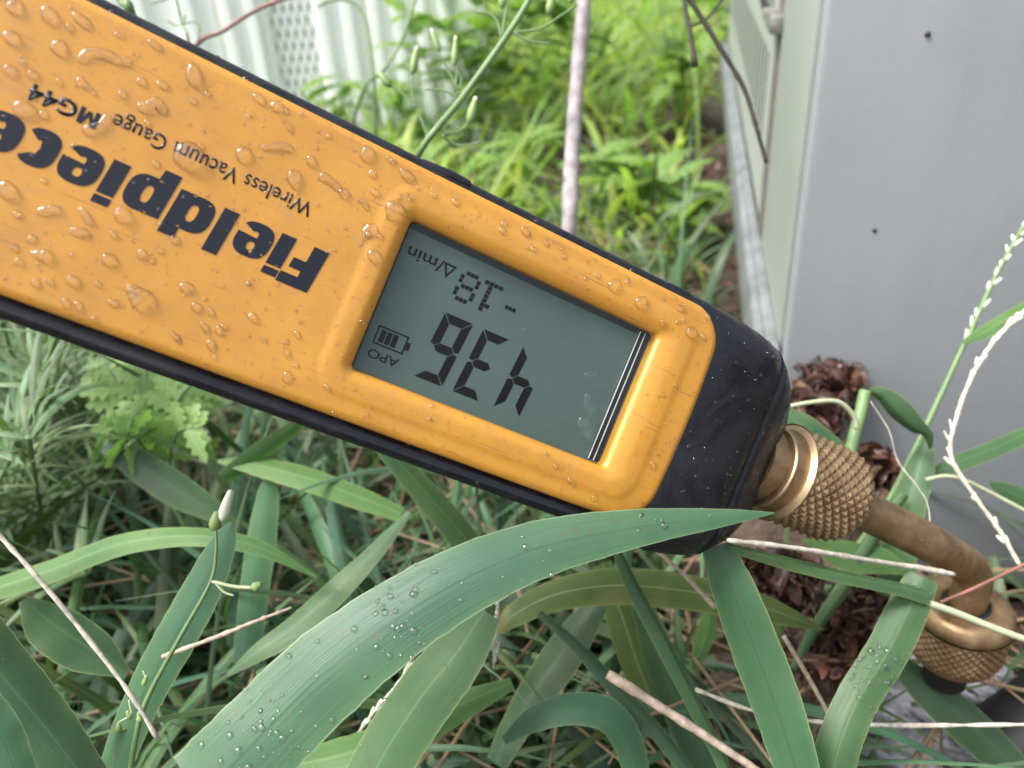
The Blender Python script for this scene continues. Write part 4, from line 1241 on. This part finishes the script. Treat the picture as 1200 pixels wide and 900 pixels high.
stem_obj('green_stem', 'loose green stem leaning in front of the end of the fence', 'stem', [(492, -20, 0.5), (483, 12, 0.5), (468, 52, 0.5), (448, 84, 0.5), (425, 108, 0.5), (405, 200, 0.56), (395, 420, 0.72)], 'green_stem', (2.0, 2.0))

def thin_weed(root, shift):
    for pts in ([(196, 24, 0.4), (206, 30, 0.4), (214, 28, 0.4), (228, 26, 0.4), (234, 32, 0.4), (232, 50, 0.4)], [(178, 4, 0.4), (192, 0, 0.4), (206, -6, 0.4)], [(215, 30, 0.4), (217, 18, 0.4)]):
        m = MB(); sp = smooth_path(pts, 12)
        m.tube([P(*q) for q in sp], [1.0 * 0.4 / F_PX] * 13, 6)
        shift(m).build('tendril', 'green_stem', root)
stem_obj('thin_weed', 'spindly dark weed with tendrils against the white fence', 'weed', [(204, -12, 0.4), (208, 8, 0.4), (213, 28, 0.4), (222, 60, 0.4), (228, 200, 0.55), (232, 390, 0.78)], 'green_stem', (1.6, 1.6), extra=thin_weed)
stem_obj('green_stem', 'thick green stem behind the top left edge of the gauge', 'stem', [(134, -20, 0.3), (144, 2, 0.3), (154, 24, 0.3), (170, 180, 0.42), (180, 370, 0.8)], 'green_stem', (6, 6))

def bud_mesh(p, d, L, r, mat, name, root, shift):
    m = MB()
    prof = [(0, 0.25), (0.12, 0.7), (0.3, 1.0), (0.55, 0.92), (0.8, 0.7), (0.95, 0.55), (1.0, 0.2)]
    pts = [p + d * (L * t) for t, _ in prof]
    m.tube(pts, [r * q for _, q in prof], 10)
    shift(m).build(name, mat, root)

def flower_stalk(root, shift):
    D = 0.30
    def br(pts, r=1.5):
        m = MB(); sp = smooth_path([(a, b, D) for a, b in pts], 12)
        m.tube([P(*q) for q in sp], [r * D / F_PX * (1 - 0.3 * i / 12) for i in range(13)], 7)
        shift(m).build('branch', 'green_stem', root)
    def bud(a, b, c_, d_, r, white=False):
        p, q = P(a, b, D), P(c_, d_, D)
        bud_mesh(p, (q - p).normalized(), (q - p).length, r * D / F_PX, 'bud_green', 'bud', root, shift)
        if white:
            bud_mesh(p + (q - p) * 0.82, (q - p).normalized(), (q - p).length * 0.28, r * 0.55 * D / F_PX, 'bud_white', 'petal_tip', root, shift)
    br([(502, 164), (495, 143), (484, 115), (483, 88)]); bud(483, 88, 488, 57, 5, True)
    br([(488, 126), (474, 112), (456, 98)]); bud(458, 102, 443, 84, 5)
    br([(538, 106), (526, 84), (514, 61)]); bud(515, 61, 506, 36, 4, True)
    br([(534, 102), (535, 84), (532, 76)]); bud(532, 78, 534, 45, 4.2, True)
    br([(520, 158), (534, 156), (546, 148), (550, 142)]); bud(549, 146, 557, 116, 5.5, True)
    br([(518, 158), (532, 169), (548, 170), (566, 166)], 1.8)
    br([(538, 114), (520, 106), (498, 105)], 1.5)
    br([(598, 36), (620, 48), (648, 51)], 1.8)
    br([(600, 38), (632, 34), (655, 20), (676, 6)], 1.8)
    bud(643, 17, 648, -10, 5.5); bud(588, 10, 590, -14, 5); bud(668, 4, 672, -14, 4)
    br([(588, 46), (583, 26), (572, 16), (558, 14)], 1.9)
    br([(588, 46), (592, 18), (598, -8)], 1.6)
    br([(536, 112), (541, 92), (536, 84)], 1.2)
stem_obj('flower_stalk', 'green branching stalk with closed buds leaning behind the gauge', 'wildflower', [(634, -30, 0.30), (620, 0, 0.30), (591, 46, 0.30), (542, 114, 0.30), (490, 181, 0.30), (462, 260, 0.36), (440, 360, 0.52), (428, 450, 0.68)], 'green_stem', (3.6, 4.4), extra=flower_stalk)

def bud_stem(root, shift):
    D = 0.20
    def br(pts, r=1.5):
        m = MB(); sp = smooth_path([(a, b, D) for a, b in pts], 12)
        m.tube([P(*q) for q in sp], [r * D / F_PX] * 13, 7)
        shift(m).build('branch', 'pale_stem', root)
    def bud(a, b, c_, d_, r, mat):
        p, q = P(a, b, D), P(c_, d_, D)
        bud_mesh(p, (q - p).normalized(), (q - p).length, r * D / F_PX, mat, 'bud', root, shift)
    bud(259, 611, 271, 574, 6.5, 'bud_white')
    bud(250, 622, 255, 599, 7, 'bud_green')
    br([(248, 681), (272, 687), (296, 689)], 2.2); bud(295, 690, 307, 684, 6, 'bud_green')
    br([(252, 683), (263, 694), (274, 698)], 1.4)
    for k_ in range(4):                                 # ragged tuft at the foot of the stem
        a, b = 150 + rnd.uniform(-18, 18), 800 + rnd.uniform(-40, 70)
        br([(a, b), (a + rnd.uniform(-5, 5), b - 10), (a + rnd.uniform(-12, 12), b - rnd.uniform(14, 26))], 1.3)
        bud(a, b, a + rnd.uniform(-7, 7), b - rnd.uniform(7, 14), rnd.uniform(3, 5), 'bud_green')
stem_obj('budding_stem', 'slender green stem with two white buds standing before the long grass', 'wildflower', [(150, 930, 0.20), (158, 870, 0.20), (172, 820, 0.20), (212, 745, 0.20), (246, 684, 0.20), (253, 650, 0.20), (253, 618, 0.20)], 'green_stem', (3.6, 1.7), extra=bud_stem)

def seed_bits(pts, D, n, mat, name, spread, size):
    def f(root, shift):
        sp = smooth_path(pts, 60)
        for i in range(n):
            q = sp[int(i / n * 58)]
            p = P(*q)
            t = (P(*sp[min(60, int(i / n * 58) + 2)]) - p).normalized()
            sd_ = t.cross(ray(q[0], q[1])).normalized() * (1 if i % 2 else -1)
            bud_mesh(p, (t * rnd.uniform(-1.2, -0.5) + sd_ * spread * rnd.uniform(0.1, 1.0)).normalized(), size * D / F_PX * rnd.uniform(0.5, 1.4), size * 0.19 * D / F_PX * rnd.uniform(0.7, 1.2), mat, name, root, shift)
    return f
wsp = [(1215, 352, 0.27), (1172, 392, 0.27), (1144, 432, 0.27), (1124, 480, 0.27), (1114, 532, 0.27), (1139, 577, 0.268), (1170, 620, 0.266), (1196, 664, 0.264)]
stem_obj('seed_spike', 'whitish dry seed spike bent like a hook at the right edge', 'seed head', wsp, 'white_stem', (2.6, 2.4), n=50, extra=seed_bits(wsp, 0.27, 46, 'white_stem', 'seed', 0.3, 13), knots=0.3)
gsp = [(1215, 240, 0.31), (1185, 290, 0.31), (1160, 338, 0.31), (1138, 388, 0.31), (1126, 412, 0.31)]
stem_obj('seed_spike', 'green flowering grass spike leaning up along the grey panel', 'seed head', gsp + [(1085, 500, 0.31), (1041, 588, 0.31), (1005, 640, 0.31), (960, 705, 0.31)], 'green_stem', (2.2, 4.2), n=50,
         extra=seed_bits(gsp, 0.31, 26, 'bud_white', 'seed', 0.55, 12))
asp = [(584, 702, 0.225), (582, 730, 0.225), (580, 760, 0.225), (578, 784, 0.225)]
stem_obj('seed_spike', 'short white seed spike dangling under the broadest blade', 'seed head', asp, 'white_stem', (2, 1.4), extra=seed_bits(asp, 0.225, 16, 'white_stem', 'seed', 0.25, 14))
bsp = [(482, 772, 0.24), (468, 800, 0.24), (440, 832, 0.24), (412, 872, 0.24), (396, 905, 0.24)]
stem_obj('seed_spike', 'pale twisted seed spike left of the wide pale blade', 'seed head', bsp, 'white_stem', (2.2, 2.2), extra=seed_bits(bsp, 0.24, 24, 'bud_white', 'seed', 0.3, 13))

# --- loose blades of the undergrowth, lawn and weeds
def free_blade(mb, base, az_, L, w_, el0, droop, n=7, ns=2, tint=None, roll=0.0, fold=0.3):
    d = Vector((math.cos(az_), math.sin(az_), 0))
    sd_ = Vector((-d.y, d.x, 0))
    p = base.copy()
    cent, wid, wdr = [], [], []
    for i in range(n + 1):
        t = i / n
        cent.append(p.copy())
        wid.append(max(0.0002, w_ * min(1, 0.55 + 1.6 * t) * (1 - t ** 2.6)))
        e = el0 - droop * t ** 1.3
        tt = d * math.cos(e) + Z * math.sin(e)
        nn = sd_.cross(tt)
        wdr.append((sd_ * math.cos(roll * t) + nn * math.sin(roll * t)).normalized())
        p += tt * (L / n)
    r_, u_ = blade_rows(cent, wid, wdr, fold, ns)
    mb.grid(r_, u_, tint)

def in_gauge(p):
    q = GM.inverted() @ p
    return -0.17 < q.x < 0.16 and -0.045 < q.y < 0.04 and q.z > -0.06

def clear_of_camera(p):
    return (p - C0).length > 0.2

FILM = P(1110, 850, 0.335)
# undergrowth: dark, thin, close to the ground around the gauge
ug = MB()
r2 = random.Random(21)
n = 0
tries = 0
while n < 3600 and tries < 40000:
    tries += 1
    y = r2.uniform(0.13, 1.0)
    x = r2.uniform(-0.75, 0.6) * (0.35 + y * 0.75)
    p = Vector((x, y, gz(x, y)))
    if blocked(p, 0.03):
        continue
    if (Vector((x, y, 0)) - Vector((FILM.x, FILM.y, 0))).length < 0.06:
        continue
    dens = 1.0
    if 0.30 < y < 0.80 and -0.26 < x < 0.12: dens = 0.14
    if y > 0.7: dens = 0.5
    if r2.random() > dens:
        continue
    g_ = r2.uniform(0.6, 1.25)
    yl = r2.uniform(0.85, 1.25)
    L = r2.uniform(0.04, 0.17)
    if x < -0.12: L *= 1.15
    if y < 0.2: L = min(L, 0.09)
    free_blade(ug, p, r2.uniform(0, 6.28), L, 0.0015 + 0.008 * r2.random() ** 2, r2.uniform(0.3, 1.45), r2.uniform(0.3, 1.9), tint=(g_ * yl, g_, g_ * r2.uniform(0.7, 1.2)), roll=r2.uniform(-1, 1))
    n += 1
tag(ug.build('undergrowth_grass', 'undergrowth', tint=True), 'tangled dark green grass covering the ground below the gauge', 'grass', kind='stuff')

# longer narrow blades reaching up between the broad ones, kept out of the space before the gauge and fitting
def hides_gauge(p):
    v = M.transposed() @ (p - C0)
    if v.z < 0.12:
        return True
    px, py = 600 + F_PX * v.x / v.z, 450 + F_PX * v.y / v.z
    if px < 700 and py < 372 + 0.36 * px + 12 and v.z < 0.29:
        return True
    if 690 <= px < 1000 and py < 672 and v.z < 0.31:
        return True
    return px > 900 and py < 800 and v.z < 0.30
lg = MB()
r2 = random.Random(27)
n = tries = 0
while n < 1100 and tries < 40000:
    tries += 1
    y = r2.uniform(0.16, 0.55); x = r2.uniform(-0.55, 0.42) * (0.3 + y * 1.3)
    p = Vector((x, y, gz(x, y)))
    if blocked(p, 0.03) or (p - FILM).length < 0.12:
        continue
    if 0.30 < y < 0.7 and -0.24 < x < 0.10 and r2.random() < 0.62:
        continue
    t_ = MB()
    g_ = r2.uniform(0.45, 1.5)
    yl = r2.uniform(0.72, 1.12)
    free_blade(t_, p, r2.uniform(0, 6.28), r2.uniform(0.08, 0.25), 0.002 + 0.010 * r2.random() ** 1.8, r2.uniform(0.6, 1.45), r2.uniform(0.4, 2.3), 12, 4, (g_ * yl, g_, g_ * r2.uniform(0.8, 1.3)), r2.uniform(-1.2, 1.2), 0.35)
    if any(hides_gauge(q_) or blocked(q_, 0.005) for q_ in t_.v[::5]):
        continue
    b_ = len(lg.v)
    lg.v += t_.v; lg.uv += t_.uv; lg.t += t_.t
    lg.f += [tuple(i + b_ for i in f_) for f_ in t_.f]
    n += 1
print('long blades', n)
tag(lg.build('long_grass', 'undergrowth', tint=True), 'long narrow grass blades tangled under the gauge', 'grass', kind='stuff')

# straw and dead stems lying in the undergrowth
stw = MB()
r2 = random.Random(22)
for i in range(1940):
    y = r2.uniform(0.15, 0.9) if i < 1700 else r2.uniform(0.15, 0.36); x = r2.uniform(-0.7, 0.55) * (0.35 + y * 0.75)
    p = Vector((x, y, gz(x, y) + r2.uniform(0.004, 0.045)))
    if blocked(p, 0.01):
        continue
    g_ = r2.uniform(0.5, 1.2)
    a = r2.uniform(0, 6.28); L = r2.uniform(0.03, 0.14) if i < 1700 else r2.uniform(0.06, 0.18); e = r2.uniform(-0.15, 0.35)
    if i >= 1700:
        p.z += r2.uniform(0.0, 0.045)
    d = Vector((math.cos(a) * math.cos(e), math.sin(a) * math.cos(e), math.sin(e)))
    b_ = Vector((r2.uniform(-1, 1), r2.uniform(-1, 1), r2.uniform(-0.3, 0.6))) * L * 0.12
    if blocked(p + d * L, 0.01) or any(hides_gauge(p + d * (L * t_)) for t_ in (0, 0.5, 1)):
        continue
    stw.tube([p, p + d * (L * 0.5) + b_, p + d * L], [r2.uniform(0.0005, 0.0012), 0.0008, 0.0004], 5, True, (g_, g_ * 0.95, g_ * 0.9))
tag(stw.build('straw', 'straw', tint=True), 'pale dry straw scattered through the undergrowth', 'straw', kind='stuff')

# brown leaf litter
lit = MB()
r2 = random.Random(23)
def dead_leaf(mb, p, s, r2, tint, slim=0.42):
    q = Matrix.Rotation(r2.uniform(0, 6.28), 3, 'Z') @ Matrix.Rotation(r2.uniform(-1.2, 1.2), 3, 'X') @ Matrix.Rotation(r2.uniform(-0.9, 0.9), 3, 'Y')
    rows, uvs = [], []
    cu_, tw = r2.uniform(0.3, 1.8), r2.uniform(-1.5, 1.5)
    for i in range(6):
        t = i / 5
        wd = s * slim * math.sin(PI * min(1, 0.08 + t * 0.9)) * r2.uniform(0.7, 1.2)
        ang = tw * (t - 0.5)
        row = []
        for j in range(4):
            u = j / 3 * 2 - 1
            v = Vector((u * wd * math.cos(ang), (t - 0.5) * s, abs(u) * wd * cu_ + u * wd * math.sin(ang) + s * 0.25 * math.sin(t * 3 + cu_)))
            row.append(p + q @ v)
        rows.append(row); uvs.append([(j / 3, t) for j in range(4)])
    mb.grid(rows, uvs, tint)
for i in range(4200):
    y = r2.uniform(0.12, 1.5); x = r2.uniform(-0.75, 0.62) * (0.3 + y * 0.8)
    p = Vector((x, y, gz(x, y) + r2.uniform(0.0, 0.014)))
    if blocked(p, 0.0):
        continue
    g_ = 0.5 + r2.expovariate(1.3)
    dead_leaf(lit, p, r2.uniform(0.006, 0.026), r2, (g_, g_ * r2.uniform(0.85, 1.0), g_ * r2.uniform(0.85, 1.1)), r2.choice((0.1, 0.2, 0.4)))
tag(lit.build('leaf_litter', 'dry_leaf', tint=True), 'brown dead leaves lying on the soil', 'leaf litter', kind='stuff')

# heaps of crumpled dead leaves near the brass fitting
def heap(label, cpts, n, s, seed):
    r2 = random.Random(seed)
    c_ = P(*cpts[0][:3])
    root = tag(empty('dead_leaf_heap', c_), label, 'dead leaves', 'dead leaf heaps by the fitting')
    for (px, py, d, rx_, rz2) in cpts:
        m = MB()
        q = P(px, py, d) - c_
        for i in range(6):
            dead_leaf(m, q + Vector((r2.uniform(-0.5, 0.5) * rx_, r2.uniform(-0.5, 0.5) * rx_ * 0.6, r2.uniform(-0.5, 0.3) * rz2)), s * r2.uniform(1.3, 1.9), r2, (r2.uniform(0.5, 1.3),) * 3, 0.16)
        for i in range(int(n * 1.3)):
            a, b, cc = (max(-0.75, min(0.75, r2.gauss(0, 0.4))) for _ in range(3))
            g_ = 0.3 + r2.expovariate(2.0)
            dead_leaf(m, q + Vector((a * rx_, b * rx_ * 0.6, cc * rz2)), s * r2.uniform(0.4, 1.4), r2, (g_, g_ * r2.uniform(0.72, 1.05), g_ * r2.uniform(0.72, 1.1)), r2.choice((0.06, 0.1, 0.18, 0.26)))
        m.build('crumpled_leaves', 'dry_leaf', root, tint=True)
heap('reddish heap of dead leaves against the panel above the brass nut', [(968, 462, 0.37, 0.018, 0.016), (945, 505, 0.36, 0.018, 0.024), (1005, 560, 0.34, 0.018, 0.012)], 260, 0.010, 31)
heap('dark red clump of rotting leaves left of the brass end nut', [(1010, 725, 0.31, 0.020, 0.014), (975, 775, 0.315, 0.020, 0.016), (1035, 705, 0.315, 0.012, 0.010)], 260, 0.0085, 32)
heap('brown shrivelled leaves hanging below the black boot', [(925, 690, 0.30, 0.014, 0.016), (905, 665, 0.30, 0.012, 0.008)], 200, 0.008, 33)

# far lawn, bright and loose
lw = MB()
r2 = random.Random(24)
n = 0
while n < 15000:
    y = 0.85 + 7.5 * r2.random() ** 1.7
    x = r2.uniform(-0.85, 0.8) * (y + 0.25)
    p = Vector((x, y, gz(x, y) if y < 4.2 and abs(x) < 2.1 else -0.012))
    if blocked(p, 0.03):
        continue
    if y < 1.45 and x > -0.05 and r2.random() < 0.72:
        continue
    g_ = r2.uniform(0.65, 1.35)
    L = r2.uniform(0.08, 0.26) * (0.75 if y < 1.4 else 1)
    free_blade(lw, p, r2.uniform(0, 6.28), L, r2.uniform(0.005, 0.016), r2.uniform(0.4, 1.4), r2.uniform(0.4, 2.0), 5, 2, tint=(g_ * r2.uniform(0.85, 1.25), g_, g_ * r2.uniform(0.6, 1.1)), roll=r2.uniform(-1.2, 1.2))
    n += 1
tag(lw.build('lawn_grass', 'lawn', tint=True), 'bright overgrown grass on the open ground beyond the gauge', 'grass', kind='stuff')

# leafy weeds standing in the lawn and before the fence
def weed(label, base, h, n_leaf, ls, seed, mat='weed_leaf', group='leafy weeds beyond the gauge', spread=0.7):
    r2 = random.Random(seed)
    root = tag(empty('leafy_weed', base), label, 'weed', group)
    tops = []
    for s_ in range(3):
        a = r2.uniform(0, 6.28)
        tip = Vector((math.cos(a) * h * spread * 0.4, math.sin(a) * h * spread * 0.4, h * r2.uniform(0.75, 1)))
        m = MB(); m.tube([Vector((0, 0, 0)), tip * 0.5 + Vector((0, 0, h * 0.06)), tip], [0.002, 0.0016, 0.0008], 6)
        m.build('stem', 'green_stem', root)
        tops.append(tip)
    for i in range(n_leaf):
        tip = tops[i % 3]
        t = r2.uniform(0.25, 1.0)
        p = tip * t + Vector((0, 0, h * 0.06 * (1 - abs(2 * t - 1))))
        m = MB()
        L = ls * r2.uniform(0.6, 1.2)
        a, el_ = r2.uniform(0, 6.28), r2.uniform(0.1, 0.9)
        # toothed leaf: width alternates along the blade
        d = Vector((math.cos(a), math.sin(a), 0)); sd_ = Vector((-d.y, d.x, 0))
        cent, wid, wdr = [], [], []
        q = p.copy(); N_ = 12
        for k_ in range(N_ + 1):
            tt = k_ / N_
            e = el_ - 1.1 * tt
            dr = d * math.cos(e) + Z * math.sin(e)
            cent.append(q.copy()); wdr.append(sd_)
            wid.append(max(0.0005, L * 0.42 * math.sin(PI * (0.06 + 0.94 * tt) ** 0.8) * (1.15 if k_ % 2 else 0.75)))
            q += dr * (L / N_)
        r_, u_ = blade_rows(cent, wid, wdr, 0.25, 4)
        m.grid(r_, u_)
        m.build('leaf', mat, root)
    return root
def gp(px, py, z=0.0):
    p = G(px, py, z)
    return Vector((p.x, p.y, gz(p.x, p.y)))
weed('toothed green weed in front of the perforated fence strip', gp(400, 205), 0.16, 22, 0.075, 41)
weed('leafy weed at the foot of the fence end post', gp(480, 190), 0.18, 24, 0.07, 42)
weed('tall loose weed covering the end of the white fence', gp(545, 200), 0.36, 28, 0.08, 49, spread=0.5)
weed('broad pale weed just right of the fence end', gp(580, 185), 0.30, 28, 0.08, 50, spread=0.6)
weed('low leafy weed left of the grey stick', gp(600, 235), 0.12, 26, 0.07, 43)
weed('leafy weed right of the grey stick on the bare soil', gp(735, 260), 0.13, 34, 0.075, 44)
weed('dark leafy weed between the stick and the slotted side', gp(790, 275), 0.10, 26, 0.07, 45)
weed('tall pale weed far back beside the unit', gp(800, 150), 0.28, 34, 0.10, 46)
weed('bushy weed far back behind the stick', gp(690, 120), 0.26, 34, 0.10, 47)
weed('spreading weed far back behind the flower stalk', gp(590, 130), 0.25, 34, 0.10, 48)

# fern with small notched leaflets under the gauge
def fern():
    base = P(195, 575, 0.345)
    root = tag(empty('fern', base), 'pale green fern with notched leaflets below the left of the gauge', 'fern')
    r2 = random.Random(51)
    m = MB(); m.tube([Vector((0, 0, 0)), Vector((0.004, 0.006, -base.z * 0.5)), Vector((0.002, 0.01, -base.z - 0.01))], [0.0009, 0.0012, 0.0015], 7)
    m.build('stalk', 'green_stem', root)
    for (px, py, d) in ((120, 420, 0.335), (170, 405, 0.34), (232, 440, 0.335), (236, 500, 0.325), (140, 480, 0.33), (205, 415, 0.345), (150, 515, 0.32)):
        tip = P(px, py, d) - base
        mid = tip * 0.5 + Vector((0, 0.0, 0.012))
        sp = [Vector(q) for q in smooth_path([(0, 0, 0), tuple(mid), tuple(tip)], 18)]
        m = MB(); m.tube(sp, [0.0009 * (1 - 0.6 * i / 18) for i in range(19)], 6)
        fr_ = m.build('frond', 'green_stem', root)
        vd = (base - C0).normalized()
        for i in range(5, 19, 2):
            t = (sp[min(18, i + 1)] - sp[i - 1]).normalized()
            sd_ = t.cross(vd).normalized()
            for sg in (-1, 1):
                L = 0.0135 * math.sin(PI * (0.18 + 0.8 * (i - 4) / 15)) + 0.003
                d_ = (sd_ * sg + t * 0.55 + vd * r2.uniform(-0.35, 0.2)).normalized()
                cent, wid, wdr = [], [], []
                for k_ in range(9):
                    tt = k_ / 8
                    cent.append(sp[i] + d_ * (L * tt) + Vector((0, 0, -0.004 * tt * tt)))
                    wid.append(max(0.0006, L * 0.5 * math.sin(PI * (0.08 + 0.9 * tt)) * (1.3 if k_ % 2 else 0.6)))
                    wdr.append((t - d_ * t.dot(d_)).normalized())
                r_, u_ = blade_rows(cent, wid, wdr, 0.15, 4)
                mm_ = MB(); mm_.grid(r_, u_)
                mm_.build('leaflet', 'fern_leaf', fr_)
fern()

# feathery weeds at the left edge
def feather(label, base, top, n_st, seed, h):
    r2 = random.Random(seed)
    root = tag(empty('feathery_weed', base), label, 'weed', 'feathery weeds at the left')
    for s_ in range(n_st):
        m = MB()
        tip = (top - base) + Vector((r2.gauss(0, h * 0.45), r2.gauss(0, h * 0.3), r2.gauss(0, h * 0.25)))
        st = Vector((r2.gauss(0, 0.03), r2.gauss(0, 0.03), 0))
        sp = [Vector(q) for q in smooth_path([tuple(st), tuple(st.lerp(tip, 0.5) + Vector((0, 0, h * 0.12))), tuple(tip)], 26)]
        for i in range(3, 27):
            t = (sp[min(26, i + 1)] - sp[i - 1]).normalized()
            for k_ in range(3):
                a = r2.uniform(0, 6.28)
                g_ = r2.uniform(0.7, 1.4)
                free_blade(m, sp[i], a, r2.uniform(0.018, 0.05), r2.uniform(0.0015, 0.0042), r2.uniform(0.2, 1.2), r2.uniform(0.2, 1.4), 5, 2, (g_ * r2.uniform(0.85, 1.1), g_, g_ * r2.uniform(0.9, 1.25)), r2.uniform(-1, 1))
        m.build('leaves', 'feather', root, tint=True)
        m = MB(); m.tube(sp, [0.0011] * 27, 5); m.build('stem', 'green_stem', root)
feather('feathery narrow-leaved weed under the left end of the gauge', gp(40, 640), P(50, 420, 0.36), 9, 61, 0.10)
feather('narrow-leaved weed at the left edge below the gauge', gp(-40, 720), P(10, 500, 0.30), 8, 62, 0.08)
feather('narrow-leaved weed left of the fern', gp(60, 600), P(70, 470, 0.42), 6, 63, 0.06)

# black pipe end and crumpled film in the corner under the fitting
m = MB()
pa, pb = P(1160, 900, 0.300), P(1255, 830, 0.305)
dd = (pb - pa).normalized()
lathe(m, pa, dd, [(2, 0.1), (2, 13), (0, 13.5), (-0.6, 15), (0, 17), (1.5, 18), (60, 18.5), (120, 18.5)], 40)
tag(auto_sharp(m.build('black_pipe', 'black_plastic'), 40), 'black plastic pipe end in the bottom right corner', 'pipe')
def film(label, cen, sx_, sz_, seed):
    r2 = random.Random(seed)
    c_ = P(*cen)
    m = MB()
    N_ = 26
    ph = [(r2.uniform(2, 9), r2.uniform(2, 9), r2.uniform(0, 6.28), r2.uniform(0.4, 1)) for _ in range(7)]
    rt = (M @ Vector((1, 0, 0))).normalized(); upv = (M @ Vector((0, -1, 0.35))).normalized(); nv = rt.cross(upv)
    rows = []
    for i in range(N_ + 1):
        row = []
        for j in range(N_ + 1):
            u, v = j / N_ * 2 - 1, i / N_ * 2 - 1
            h = sum(abs(math.sin(a * u + b * v + c2)) * d_ for a, b, c2, d_ in ph) / 7
            k_ = 1 - 0.25 * abs(u * v)
            row.append(rt * (u * sx_ * k_) + upv * (v * sz_ * k_) + nv * ((h - 0.4) * 0.045 - 0.02 * (u * u + v * v)))
        rows.append(row)
    m.grid(rows)
    o = m.build('plastic_film', 'film')
    o.location = c_
    return tag(o, label, 'plastic film')
film('crumpled grey plastic film under the brass end nut', (1108, 838, 0.318), 0.046, 0.034, 71)
